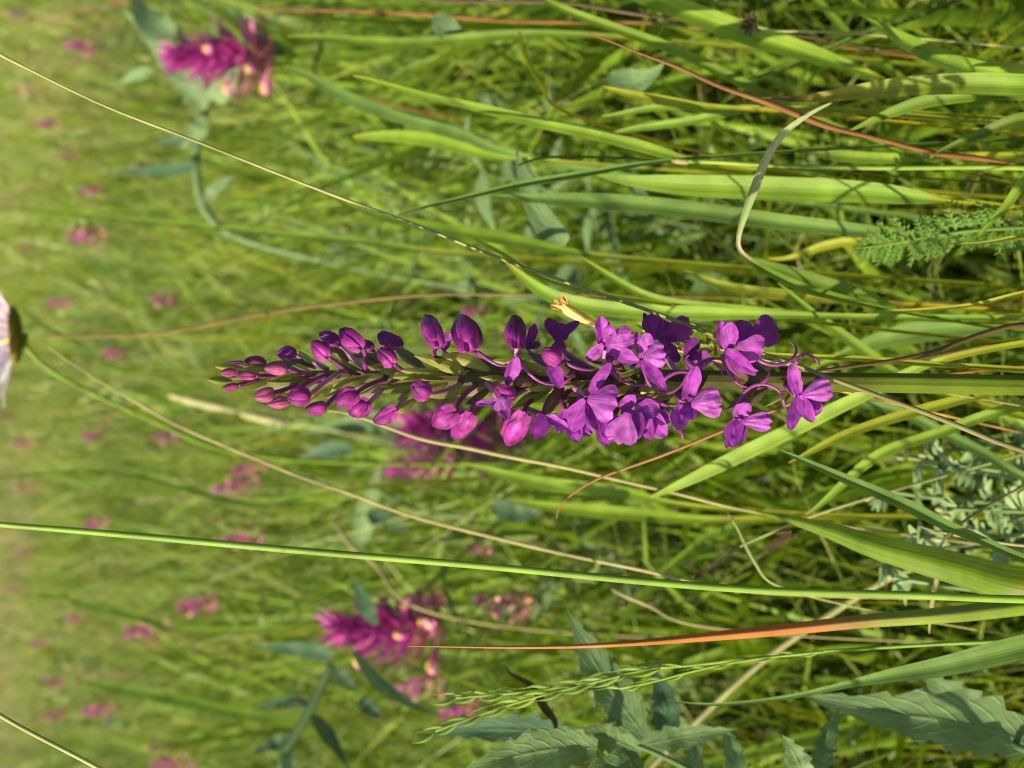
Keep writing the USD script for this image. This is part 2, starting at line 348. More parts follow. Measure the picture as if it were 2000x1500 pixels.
def field():
    rng = np.random.default_rng(11)
    def tufts(k, *a, **kw): return [blades(rng, *a, **kw) for _ in range(k)]
    near_s = lambda x, y, h: rng.uniform(.72, 1.12, len(x)) * (.62 + .72 * meshkit.noise(np.stack([x * 3.1, y * 3.1, 0 * x], -1), 9)) * np.where(y < .62, .60 + .40 * (y - .40) / .22, 1) * top_limit(x, y, h)
    kinds = [  # material, blades, height, width, lean, tufts near and mid
        ('grass_green', 15, (.16, .34), (.0034, .0085), (.02, .34), 130, 330),
        ('grass_light', 13, (.16, .34), (.0036, .0090), (.02, .34), 120, 330),
        ('grass_deep', 15, (.12, .28), (.0028, .0070), (.04, .5), 100, 200),
        ('grass_yellow', 10, (.12, .30), (.0020, .0055), (.05, .6), 50, 150),
        ('grass_blue', 8, (.14, .28), (.0040, .0085), (.05, .5), 35, 90),
        ('straw_green', 22, (.16, .36), (.0006, .0013), (.05, .6), 60, 260),
        ('grass_light', 30, (.13, .33), (.0009, .0022), (.04, .5), 80, 150),
        ('grass_yellow', 24, (.13, .32), (.0008, .0018), (.04, .5), 50, 90),
        ('straw', 6, (.10, .30), (.0008, .0022), (.1, .8), 40, 100)]
    words = {'grass_green': 'mid green', 'grass_light': 'light green', 'grass_deep': 'dark green low', 'grass_yellow': 'yellow green', 'grass_blue': 'broad bluish green', 'straw_green': 'fine pale', 'straw': 'dry straw coloured'}
    for mat, n, h, w, lean, k1, k2 in kinds:
        pr = tufts(5, n, .055, h, w, lean, seg=7, m=3, droop=.28)
        x1, y1 = scatter(rng, k1, .40, 1.1, .20, .38, 1.1); x2, y2 = scatter(rng, k2, 1.05, 3.4, .2, .36, 1.2)
        x, y = np.concatenate([x1, x2]), np.concatenate([y1, y2])
        bake('meadow_grass', pr, x, y, near_s(x, y, .27), rng, words[mat] + ' meadow grass growing between the other plants', 'grass', mat)
    herbs = [('herb', [leafset(rng, 5, .05, (.07, .20), (.016, .030), .5) for _ in range(3)], 40, 130, 'green broad leaved low herbs among the grass'),
             ('herb_pale', [leafset(rng, 7, .05, (.08, .24), (.008, .015), .38) for _ in range(3)], 36, 170, 'pale small leaved bedstraw among the grass'),
             ('silver', [leafset(rng, 7, .05, (.06, .22), (.006, .012), .34) for _ in range(2)], 14, 60, 'silvery small leaved herb among the grass'),
             ('glaucous', [leafset(rng, 3, .04, (.12, .26), (.03, .05), .30) for _ in range(2)], 10, 34, 'grey green long leaved herbs among the grass')]
    for mat, pr, k1, k2, lab in herbs:
        x1, y1 = scatter(rng, k1, .46, 1.1, .2, .38, 1.0); x2, y2 = scatter(rng, k2, 1.05, 3.4, .2, .36, 1.2)
        x, y = np.concatenate([x1, x2]), np.concatenate([y1, y2])
        bake('meadow_herbs', pr, x, y, near_s(x, y, .22), rng, lab, 'ground cover', mat)
    for mat, k, w in (('straw_green', 220, (.0010, .0024)), ('grass_light', 300, (.0016, .0042)), ('grass_green', 240, (.0016, .0040)), ('grass_deep', 260, (.002, .005)), ('grass_yellow', 130, (.0012, .0032))):
        x, y = scatter(rng, k, .95, 5.5, .2, .36, 1.0)
        bake('tall_grass', tufts(4, 7, .07, (.26, .44), w, (.02, .28), seg=8, m=3, droop=.22), x, y, rng.uniform(.7, 1.05, k) * top_limit(x, y, .38), rng, 'taller ' + words[mat] + ' grass standing in blurred upright streaks behind the orchid', 'grass', mat)
    # flowering grass stalks
    for mat, k, a in (('straw_green', 130, (.30, .46)), ('straw', 110, (.28, .44)), ('spikelet', 90, (.30, .46))):
        x, y = scatter(rng, k, 1.4, 7.0, .3, .36, 1.0)
        bake('flowering_grass', [heads(rng, 3, a, .06, .045, .003) for _ in range(3)], x, y, rng.uniform(.75, 1.05, k), rng, {'straw_green': 'pale green', 'straw': 'straw coloured', 'spikelet': 'yellow green'}[mat] + ' flowering grass heads blurred above the far meadow', 'grass', mat)
    # middle and far meadow
    fp = [('tuft', blades(rng, 60, .14, (.15, .34), (.0022, .0055), (.03, .4), seg=6, droop=.2), m) for m in ('grass_green', 'grass_light', 'grass_yellow', 'straw_green', 'straw', 'herb_pale')]
    x, y = scatter(rng, 1500, 3.2, 8.5, .3, .36, 1.2)
    instancer('middle_meadow', fp, np.stack([x, y, ground_z(x, y) - .006], 1), rng.uniform(.8, 1.15, len(x)) * (.45 + 1.15 * meshkit.noise(np.stack([x * 1.5, y * 1.5, 0 * x], -1), 3)), np.where((y > 4.8) & (x / y < -.07 + .09 * meshkit.noise(np.stack([x * .8, y * .5, 0 * x], -1), 6)) & (rng.random(len(x)) < .75), rng.choice([3, 4, 4], len(x)), rng.choice(6, len(x), p=[.20, .31, .14, .20, .04, .11])), 'blurred meadow grass in the middle distance', 'grass', rng)
    hp = [('leafy_herb', leafset(rng, 7, .07, (.12, .30), (.018, .034), .5), m) for m in ('herb', 'glaucous', 'herb_pale')] + [('small_leaf_herb', leafset(rng, 10, .08, (.14, .32), (.010, .018), .4), m) for m in ('silver', 'wheat_low', 'glaucous_dark')]
    x, y = scatter(rng, 620, 2.6, 9.0, .3, .36, 1.2)
    instancer('middle_herbs', hp, np.stack([x, y, ground_z(x, y) - .006], 1), rng.uniform(.85, 1.3, len(x)), rng.choice(6, len(x), p=[.18, .18, .2, .16, .08, .2]), 'pale and dark leafy herbs blurred among the far grass', 'ground cover', rng)
    fp = [('far_tuft', blades(rng, 150, .32, (.16, .44), (.003, .007), (.03, .4), seg=5, droop=.2), m) for m in ('grass_green', 'grass_light', 'grass_yellow', 'straw_green', 'straw')]
    x, y = scatter(rng, 2600, 8.0, 42, .8, .42, 1.6)
    instancer('far_meadow', fp, np.stack([x, y, ground_z(x, y) - .01], 1), rng.uniform(.8, 1.25, len(x)), np.where((x / y < -.06 + .08 * meshkit.noise(np.stack([x * .6, y * .3, 0 * x], -1), 6)) & (rng.random(len(x)) < .75), rng.choice([3, 4], len(x)), rng.choice(5, len(x), p=[.18, .34, .14, .22, .12])), 'far blurred meadow grass running to the hazy pale top of the field', 'grass', rng)
field()

# ------------------------------------------------------------------ traced blades and stalks near the orchid
def rooted(pts, push=.05, narrow=.6):
    """Carries a traced curve on down to the soil. pts: (n, 4) world points with a width."""
    a, b = pts[-2], pts[-1]
    d = (b[:3] - a[:3]) / max(np.linalg.norm(b[:3] - a[:3]), 1e-9)
    z = b[2]; h = d[:2] / max(.35, abs(d[2])) * z * .45
    h = h * min(1, .07 / max(np.linalg.norm(h), 1e-9))
    e1 = [b[0] + h[0] * .6, b[1] + h[1] * .6 + push * .4, z * .5, b[3] * (1 + narrow) / 2]
    e2 = [b[0] + h[0], b[1] + h[1] + push, -.006, b[3] * narrow]
    return np.vstack([pts, e1, e2])

def traced(ctrl, d0, d1):
    c = np.asarray(ctrl, float); n = len(c)
    s = np.concatenate([[0], np.cumsum(np.hypot(*np.diff(c[:, :2], axis=0).T))]); s /= s[-1]
    d = d0 + (d1 - d0) * s
    return np.column_stack([P(c[:, 0], c[:, 1], d), c[:, 2] * d / FPX])

def blade_mesh(ctrl, d0, d1, twist=0, fold=.45, root=True, n=72, push=.05, seed=0, start=None):
    w = traced(ctrl, d0, d1); Lt = np.linalg.norm(np.diff(w[:, :3], axis=0), axis=1).sum()
    if root: w = rooted(w, push)
    if start is not None: w = rooted(w[::-1], start)[::-1]
    s = spline(w, n)
    tw = np.interp(np.linspace(0, 1, n), np.linspace(0, 1, np.size(twist)), np.atleast_1d(twist))
    v, f, uv = ribbon(s[:, :3], np.maximum(s[:, 3], 1.5e-4), twist=tw, fold=fold, m=7, wave=.12, seed=seed)
    al = np.concatenate([[0], np.cumsum(np.linalg.norm(np.diff(s[:, :3], axis=0), axis=1))]) / Lt
    uv[:, 1] = np.repeat(np.clip(al, 0, 1), 7)                    # along the leaf itself, not its sheath down in the turf
    return v, f, uv

def stalk_mesh(ctrl, d0, d1, root=True, n=64, push=.05, start=None):
    w = traced(ctrl, d0, d1)
    if root: w = rooted(w, push, .9)
    if start is not None: w = rooted(w[::-1], start)[::-1]
    s = spline(w, n)
    return tube(s[:, :3], np.maximum(s[:, 3] / 2, 8e-5), 8)

# name, material, kind, near depth at first point, depth at last, twist, fold, label, control points (u, v, width in photo pixels)
BL = [
 ('grass_shoot', 'grass_light', 'b', .40, .37, (20, -10), .5, 'broad pale green blade with sharp tip in the far right corner of the meadow',
  [(1685, 33, 3), (1735, 62, 20), (1790, 94, 34), (1895, 134, 40), (2000, 150, 46)]),
 ('grass_shoot', 'grass_light', 'b', .43, .42, (-25, 10), .4, 'wide ribbed light green blade slanting above the yellow blade with brown tip',
  [(1728, 154, 4), (1650, 128, 24), (1560, 100, 40), (1475, 74, 46), (1380, 40, 46), (1290, 5, 42), (1200, -45, 36), (1190, -110, 30), (1400, -190, 26), (1800, -230, 22)]),
 ('grass_shoot', 'brown_tip', 'b', .365, .345, (15, -30), .5, 'yellowish blade with a withered brown tip touching the russet stem',
  [(1489, 192, 3), (1540, 193, 9), (1580, 192, 16), (1650, 184, 26), (1740, 172, 36), (1850, 164, 40), (2000, 166, 44)]),
 ('grass_shoot', 'grass_green', 'b', .42, .40, (10, 50), .5, 'long narrow green blade running just above and across the russet stem',
  [(1045, -12, 14), (1110, 22, 17), (1190, 52, 20), (1300, 92, 22), (1400, 138, 22), (1500, 190, 20), (1580, 228, 18), (1650, 256, 14), (1740, 292, 10), (1830, 322, 8)]),
 ('dry_straw', 'russet', 's', .375, .37, 0, 0, 'russet dry stem crossing the long green blades on the right side',
  [(1148, 65, 3), (1200, 84, 4), (1260, 108, 5), (1330, 134, 8), (1405, 168, 10), (1480, 194, 12), (1562, 226, 14), (1620, 248, 12), (1685, 264, 9), (1760, 283, 10), (1825, 299, 11), (1900, 308, 12), (1975, 319, 5)]),
 ('grass_shoot', 'grass_green', 'b', .42, .385, (-20, 5), .45, 'long arching dark green blade ending at the pale joint of the upright stalk',
  [(690, 148, 4), (760, 165, 9), (840, 188, 14), (930, 208, 18), (1015, 229, 22), (1100, 248, 24), (1190, 268, 26), (1290, 296, 22), (1365, 314, 12)]),
 ('grass_stalk', 'culm', 's', .383, .37, 0, 0, 'straight thin green stalk with a pale joint right of the wide lit blade',
  [(1312, 314, 8), (1420, 318, 9), (1550, 325, 9), (1700, 328, 10), (1850, 327, 10), (2010, 328, 11)]),
 ('grass_shoot', 'grass_blue', 'b', .385, .383, (35, 20), .9, 'folded blade with dark inner face sweeping from the stalk joint towards the thin dry stalk',
  [(777, 420, 2), (840, 403, 8), (900, 390, 11), (1015, 364, 15), (1100, 350, 17), (1200, 332, 15), (1312, 315, 8)]),
 ('grass_shoot', 'grass_deep', 'b', .39, .384, (40, 40), .6, 'very thin straight blade leaving the stalk joint above the folded blade',
  [(997, 329, 2), (1030, 317, 6), (1067, 309, 7), (1180, 309, 7), (1325, 316, 6)]),
 ('grass_shoot', 'grass_light', 'b', .395, .375, (-15, 25), .35, 'wide brightly lit green blade lying level in the right half with a blunt end',
  [(1160, 340, 3), (1230, 352, 22), (1330, 360, 40), (1475, 366, 46), (1600, 371, 46), (1720, 378, 40), (1800, 387, 26), (1850, 393, 8)]),
 ('grass_shoot', 'grass_blue', 'b', .41, .40, (20, 5), .35, 'dull bluish green blade parallel to and left of the wide lit blade',
  [(955, 383, 3), (1030, 387, 18), (1110, 391, 28), (1220, 398, 34), (1400, 418, 36), (1500, 432, 34), (1620, 446, 32), (1740, 457, 24)]),
 ('withered_shoot', 'withered', 'b', .335, .36, (30, 10), .5, 'kinked half withered blade with a grey folded loop over the wide lit blade',
  [(1626, 200, 4), (1580, 222, 9), (1527, 262, 16), (1497, 305, 18), (1478, 350, 20), (1460, 400, 17), (1447, 440, 12), (1441, 478, 9), (1455, 503, 13), (1500, 532, 18), (1562, 561, 20), (1650, 585, 15), (1755, 608, 8)]),
 ('grass_shoot', 'grass_light', 'b', .40, .375, (-10, 30), .4, 'broad lit blade just behind the upper flowers that narrows into a stalk',
  [(985, 508, 3), (1030, 548, 20), (1080, 579, 28), (1150, 598, 32), (1250, 608, 30), (1349, 612, 30), (1440, 614, 22), (1600, 617, 12), (1800, 620, 12), (2005, 622, 12)]),
 ('grass_shoot', 'grass_green', 'b', .40, .39, (30, 30), .5, 'slim green blade tip leaning over the dry stalk near the wide lit blade',
  [(912, 456, 2), (960, 484, 9), (1000, 508, 12), (1050, 540, 14), (1110, 560, 14), (1200, 580, 10)]),
 ('grass_shoot', 'grass_green', 'b', .41, .40, (0, 40), .5, 'green blade curving from the dry stalk down to the stem left of the withered loop',
  [(1130, 500, 2), (1200, 545, 14), (1280, 584, 18), (1380, 600, 20), (1500, 610, 16), (1620, 616, 10)]),
 ('grass_shoot', 'grass_yellow', 'b', .43, .42, (10, 0), .35, 'yellow green curved blade between the withered loop and the flower spike',
  [(1335, 528, 3), (1375, 544, 12), (1405, 556, 17), (1450, 566, 20), (1510, 573, 20), (1615, 584, 18), (1700, 590, 10)]),
 ('grass_shoot', 'grass_yellow', 'b', .35, .335, (25, 25), .5, 'thin bright yellow green blade arching at the lower edge right of the orchid stem',
  [(1685, 608, 2), (1740, 608, 6), (1825, 604, 8), (1920, 592, 9), (2005, 572, 10)]),
 ('grass_shoot', 'grass_yellow', 'b', .335, .325, (20, 45), .5, 'yellow green narrow blade running close along the right side of the orchid stem',
  [(1480, 686, 3), (1524, 694, 8), (1650, 700, 12), (1740, 706, 13), (1825, 713, 13), (1920, 719, 14), (2005, 725, 15)]),
 ('dead_stalk', 'dark_stem', 's', .318, .34, 0, 0, 'dark reddish dead stem meeting the orchid stem below its last flower',
  [(1590, 726, 5), (1660, 716, 7), (1755, 702, 8), (1830, 684, 9), (1895, 660, 10), (1960, 640, 11), (2005, 634, 12)]),
 ('dead_stalk', 'dark_stem', 's', .36, .36, 0, 0, 'thin brown dead stem beside the dark reddish stem at the bottom',
  [(1700, 712, 4), (1800, 700, 7), (1900, 680, 8), (2005, 666, 8)]),
 ('dry_stalk', 'straw_dim', 's', .335, .292, 0, 0, 'long straw coloured dry stalk passing in front of the stem of the orchid',
  [(-12, 100, 7), (30, 122, 7), (66, 140, 5), (200, 205, 5), (350, 263, 6), (520, 330, 6), (700, 399, 7), (840, 450, 7), (962, 499, 7), (1106, 551, 7), (1162, 571, 7), (1283, 612, 8), (1395, 655, 8), (1488, 690, 8), (1544, 709, 9), (1607, 733, 9), (1747, 784, 10), (1880, 835, 11), (2010, 884, 11)]),
 ('dry_stalk', 'straw', 's', .52, .40, 0, 0, 'pale straw stalk slanting from the daisy past the buds to the thick green culm',
  [(95, 678, 3), (196, 745, 4), (270, 788, 5), (350, 832, 6), (490, 892, 6), (600, 936, 6), (700, 970, 6), (785, 1002, 6), (950, 1046, 7), (1125, 1087, 7), (1300, 1124, 7), (1430, 1152, 6)]),
 ('dry_stalk', 'straw', 's', .40, .40, 0, 0, 'cream dry stalk running behind the buds down to the broad leaf tip',
  [(640, 802, 4), (720, 820, 7), (820, 856, 9), (900, 872, 9), (985, 890, 9), (1100, 912, 8), (1220, 940, 8), (1340, 968, 8), (1450, 995, 6)]),
 ('grass_culm', 'culm', 's', .315, .30, 0, 0, 'thick smooth green culm with a dark joint spanning the whole left side of the meadow',
  [(-15, 1023, 11), (120, 1034, 12), (250, 1045, 13), (480, 1066, 14), (700, 1085, 14), (950, 1106, 14), (1200, 1130, 15), (1440, 1150, 15), (1600, 1157, 15), (1800, 1163, 15), (2015, 1171, 16)]),
 ('grass_stalk', 'straw_green', 's', .30, .30, 0, 0, 'pale stalk cutting off the upper left corner of the meadow',
  [(-20, 1384, 9), (40, 1420, 9), (120, 1462, 9), (195, 1502, 9), (330, 1580, 9), (700, 1760, 9), (1300, 1900, 9)]),
 ('withered_shoot', 'rust', 'b', .325, .315, (5, -12), -.95, 'rust orange withered blade with green base beside the thick culm',
  [(797, 1262, 2), (900, 1263, 4), (1000, 1264, 6), (1150, 1261, 9), (1300, 1251, 14), (1400, 1242, 18), (1500, 1233, 22), (1600, 1223, 24), (1700, 1213, 27), (1850, 1202, 32), (2010, 1184, 36)]),
 ('grass_shoot', 'grass_green', 'b', .365, .33, (5, -10), -.5, 'broadest green blade rising in the lower left beside the thick culm',
  [(1475, 998, 4), (1540, 1014, 16), (1620, 1036, 32), (1700, 1064, 46), (1800, 1092, 58), (1900, 1120, 68), (2010, 1148, 78)]),
 ('grass_shoot', 'grass_blue', 'b', .33, .33, (15, 15), .5, 'bluish green blade slanting below the lowest left flower over the silvery leaves',
  [(1519, 878, 2), (1560, 896, 10), (1650, 936, 20), (1720, 966, 24), (1790, 998, 26), (1850, 1028, 22), (1930, 1062, 18), (2010, 1096, 18)]),
 ('grass_shoot', 'grass_light', 'b', .40, .35, (-15, 10), .3, 'wide soft green blade slanting from the lower left flowers behind the orchid stem',
  [(1270, 972, 5), (1340, 940, 20), (1410, 906, 28), (1475, 874, 30), (1550, 838, 30), (1615, 806, 28), (1670, 780, 26), (1740, 745, 22), (1850, 700, 14)]),
 ('grass_shoot', 'grass_yellow', 'b', .37, .36, (15, -10), .45, 'yellow green blade left of the stem crossing the straw stalk near the bottom',
  [(1540, 905, 4), (1600, 874, 14), (1650, 850, 18), (1720, 825, 20), (1790, 804, 22), (1880, 780, 20), (2005, 752, 20)]),
 ('grass_shoot', 'grass_light', 'b', .39, .37, (10, 30), .4, 'light green blade rising steeply across the straw stalk left of the orchid stem',
  [(1575, 1006, 5), (1640, 952, 16), (1720, 888, 22), (1800, 858, 22), (1895, 824, 22), (2005, 790, 22)]),
 ('grass_shoot', 'grass_blue', 'b', .43, .40, (5, 20), .35, 'pale blue green blade tip near the silvery leaves left of the orchid stem',
  [(1590, 770, 3), (1680, 788, 18), (1770, 810, 20), (1850, 850, 22), (1930, 890, 20), (2005, 935, 18)]),
 ('grass_stalk', 'culm', 's', .35, .34, 0, 0, 'straight bright green stalk bearing the hairy spikelets in the lower left',
  [(1610, 1272, 6), (1700, 1266, 7), (1850, 1257, 8), (2010, 1249, 9)]),
 ('grass_shoot', 'grass_blue', 'b', .35, .335, (10, -15), .4, 'slender blade widening over the large blue grey leaf in the bottom corner',
  [(1303, 1368, 2), (1360, 1375, 5), (1420, 1375, 7), (1550, 1360, 10), (1650, 1338, 14), (1750, 1318, 28), (1850, 1300, 40), (2010, 1262, 50)]),
 ('dry_straw', 'olive_stalk', 's', .52, .47, 0, 0, 'blurred olive dry stem slanting from the corner leaves up behind the rust blade',
  [(1215, 1560, 13), (1290, 1480, 13), (1400, 1372, 13), (1500, 1284, 14), (1600, 1214, 14), (1700, 1150, 14), (1790, 1108, 12)]),
 ('dry_straw', 'russet', 's', .36, .325, 0, 0, 'thin brown stem slanting behind the lowest flowers left of the spike',
  [(1088, 1012, 3), (1098, 985, 4), (1150, 944, 5), (1230, 912, 6), (1300, 887, 7), (1408, 843, 7), (1468, 819, 8), (1545, 788, 8), (1640, 760, 7)]),
 ('dry_straw', 'brown_stem', 's', .60, .46, 0, 0, 'brown wavy stem with a yellow green tip pointing at the daisy',
  [(85, 658, 6), (150, 656, 7), (240, 655, 7), (330, 648, 7), (400, 636, 8), (450, 625, 8), (530, 610, 8), (600, 600, 8), (700, 588, 7), (780, 580, 7), (900, 575, 5)]),
 ('grass_stalk', 'grass_light', 'b', .75, .60, (30, 30), .3, 'long blurred bright green stalk crossing right of the brown wavy stem',
  [(-10, 404, 6), (120, 415, 8), (270, 432, 10), (430, 446, 12), (600, 463, 15), (700, 472, 16), (850, 492, 14)]),
 ('grass_stalk', 'grass_light', 'b', .85, .7, (30, 30), .3, 'blurred forked green stalk left of the brown wavy stem',
  [(-10, 928, 9), (100, 922, 10), (190, 918, 10), (300, 940, 12), (400, 968, 13), (500, 985, 15), (650, 960, 12)]),
 ('grass_stalk', 'grass_light', 'b', .80, .7, (30, 30), .3, 'blurred light green stalk slanting behind the daisy towards the brown wavy stem',
  [(40, 600, 9), (110, 650, 9), (180, 690, 8), (240, 720, 5)]),
 ('grass_shoot', 'grass_light', 'b', .95, .85, (20, 20), .2, 'wide blurred yellow green blade far on the left under the meadow flowers',
  [(150, 1330, 6), (250, 1350, 18), (350, 1370, 26), (430, 1388, 28), (520, 1400, 20), (600, 1405, 12)]),
 ('grass_shoot', 'grass_light', 'b', .90, .8, (20, 20), .2, 'blurred light blade slanting between two small far flowers on the left',
  [(120, 1165, 5), (200, 1190, 12), (280, 1210, 14), (340, 1230, 12), (480, 1230, 14), (620, 1225, 8)]),
 ('grass_shoot', 'grass_blue', 'b', .55, .50, (10, 0), .2, 'soft blurred blade curving below the right hand flower head',
  [(555, 130, 4), (620, 158, 18), (700, 200, 26), (800, 232, 30), (900, 262, 24), (1000, 300, 14)]),
 ('grass_shoot', 'grass_light', 'b', .50, .46, (0, 20), .25, 'blurred yellow green blade with a curved back near the middle right',
  [(690, 268, 6), (740, 266, 20), (830, 272, 28), (900, 290, 26), (960, 305, 16), (1040, 312, 8)]),
 ('grass_shoot', 'grass_green', 'b', .52, .48, (15, 0), .3, 'blurred green blade running along beneath the right hand flower head',
  [(560, 72, 5), (680, 78, 18), (800, 84, 22), (950, 72, 22), (1050, 66, 16), (1180, 70, 10)]),
 ('grass_shoot', 'grass_green', 'b', .50, .44, (0, 30), .3, 'green blurred blade passing above the pale cross leaf on the right',
  [(640, 380, 5), (760, 425, 18), (880, 450, 24), (960, 462, 26), (1060, 482, 22), (1180, 500, 12)]),
 ('grass_shoot', 'grass_yellow', 'b', .44, .42, (40, 40), .4, 'short yellowish blade standing across the others near the top right',
  [(1014, 62, 5), (1022, 100, 11), (1040, 140, 12), (1062, 175, 13), (1078, 205, 9)]),
 ('grass_shoot', 'grass_yellow', 'b', .42, .40, (10, 0), .4, 'pointed yellow green leaf pair member near the right middle, upper one',
  [(1180, 170, 4), (1230, 184, 15), (1290, 196, 20), (1360, 206, 14), (1450, 212, 8)]),
 ('grass_shoot', 'grass_light', 'b', .42, .40, (10, 0), .4, 'pointed yellow green leaf just below the upper one at the long dark blade',
  [(1175, 228, 4), (1250, 215, 13), (1330, 207, 17), (1420, 214, 20), (1520, 212, 12)]),
 ('grass_shoot', 'grass_light', 'b', .42, .40, (10, 0), .4, 'pale blade below the pointed leaves beside the long arching dark blade',
  [(1190, 262, 4), (1280, 246, 16), (1370, 232, 18), (1480, 206, 22), (1560, 208, 12)]),
 ('grass_shoot', 'grass_light', 'b', .41, .40, (20, 0), .3, 'short bright blade with pointed tip under the russet stem on the right',
  [(1553, 267, 3), (1590, 296, 18), (1650, 306, 24), (1740, 310, 22), (1850, 305, 14)]),
 ('grass_shoot', 'grass_green', 'b', .38, .36, (-10, 20), .4, 'green pointed blade low on the right edge below the yellow blade',
  [(1660, 255, 3), (1720, 228, 16), (1800, 200, 26), (1880, 188, 26), (2005, 184, 26)]),
 ('grass_shoot', 'grass_deep', 'b', .36, .35, (10, 20), .5, 'dark green blade pointing across the russet stem near the right edge',
  [(1826, 300, 3), (1880, 276, 14), (1940, 252, 22), (2005, 232, 26)]),
 ('grass_shoot', 'grass_light', 'b', .35, .35, (10, 20), .5, 'narrow pale blade over the feathery leaf in the right part',
  [(1905, 470, 3), (1940, 430, 12), (1975, 390, 18), (2010, 350, 22)]),
 ('grass_shoot', 'grass_yellow', 'b', .35, .34, (30, 30), .5, 'thin brown tipped blade at the right edge below the feathery leaf',
  [(1845, 474, 2), (1890, 477, 5), (1940, 472, 7), (2010, 460, 9)]),
 ('grass_shoot', 'grass_deep', 'b', .45, .42, (20, 0), .4, 'fine dark blade crossing the wide ribbed blade at top right',
  [(1465, 156, 3), (1540, 128, 7), (1620, 94, 9), (1700, 62, 10), (1800, 30, 9), (1900, -10, 9)]),
 ('grass_shoot', 'grass_yellow', 'b', .47, .45, (0, 30), .3, 'yellow blade low behind the wide lit blade left of the bluish one',
  [(1500, 505, 3), (1560, 498, 12), (1620, 478, 18), (1700, 470, 16), (1800, 466, 8)]),
 ('grass_shoot', 'grass_green', 'b', .42, .40, (0, 30), .3, 'wide green blade slanting beside the withered loop towards the lower right',
  [(1447, 500, 4), (1500, 520, 20), (1570, 545, 34), (1650, 570, 34), (1720, 592, 20), (1780, 610, 8)]),
 ('grass_shoot', 'grass_light', 'b', .41, .40, (0, 30), .3, 'pale blade crossing behind the straight stalks right of the orchid stem',
  [(1520, 553, 3), (1580, 602, 10), (1640, 650, 20), (1700, 695, 24), (1760, 735, 18)]),
 ('grass_shoot', 'grass_blue', 'b', .43, .42, (0, 20), .3, 'blue green broad blade behind the dark dead stems',
  [(1640, 690, 5), (1720, 665, 34), (1800, 648, 44), (1900, 640, 40), (2005, 640, 36)]),
 ('grass_shoot', 'grass_green', 'b', .55, .5, (0, 20), .3, 'blurred upright green blade left of the lower flowers',
  [(990, 975, 4), (1080, 990, 20), (1180, 1000, 28), (1290, 1010, 26), (1400, 1015, 14)]),
 ('grass_shoot', 'grass_light', 'b', .5, .46, (0, 20), .3, 'blurred light blade left of the flower spike under the cream stalk',
  [(900, 905, 4), (1000, 930, 20), (1100, 950, 28), (1220, 962, 22), (1330, 985, 10)]),
]
for i, (nm, mat, kind, d0, d1, tw, fo, lab, pts) in enumerate(BL):
    far = d0 > .45
    if kind == 's': m = stalk_mesh(pts, d0, d1)
    else: m = blade_mesh(pts, d0, d1, tw, fo, seed=i)
    o = obj(nm, m, mat); tag(o, lab, {'grass_shoot': 'grass blade', 'grass_stalk': 'grass stalk', 'grass_culm': 'grass stalk', 'dry_stalk': 'dry stalk', 'dry_straw': 'dry stalk', 'dead_stalk': 'dead stalk', 'withered_shoot': 'withered grass'}[nm])
    if nm == 'grass_culm':
        q = P(1440, 1150, .306); q2 = P(1452, 1151, .3057)
        obj('joint', tube(np.linspace(q - (q2 - q) * .6, q2, 5), np.array([7, 9.2, 9.6, 9, 7]) / 2 * .306 / FPX * 2, 10), 'dark_stem', o)
    if lab.startswith('straight thin'):
        q = P(1318, 314, .3825); q2 = P(1345, 316, .3825)
        obj('joint', tube(np.linspace(q, q2, 4), np.array([5, 6.5, 6.5, 5]) * .383 / FPX, 8), 'straw', o)

# ------------------------------------------------------------------ the orchid
AX = np.array([(425, 742), (450, 736), (600, 733), (800, 738), (1000, 741), (1300, 740), (1600, 746), (2000, 752)], float)
def ax_v(u): return np.interp(u, AX[:, 0], AX[:, 1])
def ax_d(u): return .30 + (np.asarray(u, float) - 1000) * 1.5e-5
def dep(u, v, front=True, R=112):
    x = np.abs(v - ax_v(u)); r = np.sqrt(np.maximum(R * R - x * x, 25.)) * 1.0e-4
    return ax_d(u) - (r if front else -r)

orchid = xform('orchid')
tag(orchid, 'tall purple orchid spike in the middle, closed buds at its tip, open flowers below', 'orchid')
su = np.array([(428, 742, 4), (500, 735, 12), (600, 733, 18), (800, 738, 26), (1000, 741, 31), (1200, 740, 35), (1350, 741, 37), (1500, 744, 37), (1600, 746, 38), (1800, 749, 40), (2010, 753, 41)], float)
sp = np.column_stack([P(su[:, 0], su[:, 1], ax_d(su[:, 0])), su[:, 2] * .3 / FPX])
sp = spline(rooted(sp, .0, 1.05), 90)
ang = np.linspace(0, 2 * math.pi, 28, endpoint=False)
sv, sf, suv = tube(sp[:, :3], sp[:, 3] / 2, 28)
ridge = 1 + .05 * np.cos(7 * ang) + .02 * np.cos(11 * ang + 1)
cc = np.repeat(sp[:, :3], 28, 0); sv[:-2] = cc + (sv[:-2] - cc) * np.tile(ridge, 90)[:, None]
al = np.concatenate([[0], np.cumsum(np.linalg.norm(np.diff(sp[:, :3], axis=0), axis=1))]); suv[:-2, 1] = np.repeat(np.clip(al / .158, 0, 1), 28)
obj('stem', (sv, sf, suv), 'orchid_stem', orchid)

def px_curve(pts, d, n=18):
    """World curve through photo pixels; d: one depth per point."""
    p = np.asarray(pts, float)
    return spline(np.column_stack([P(p[:, 0], p[:, 1], d)]), n)

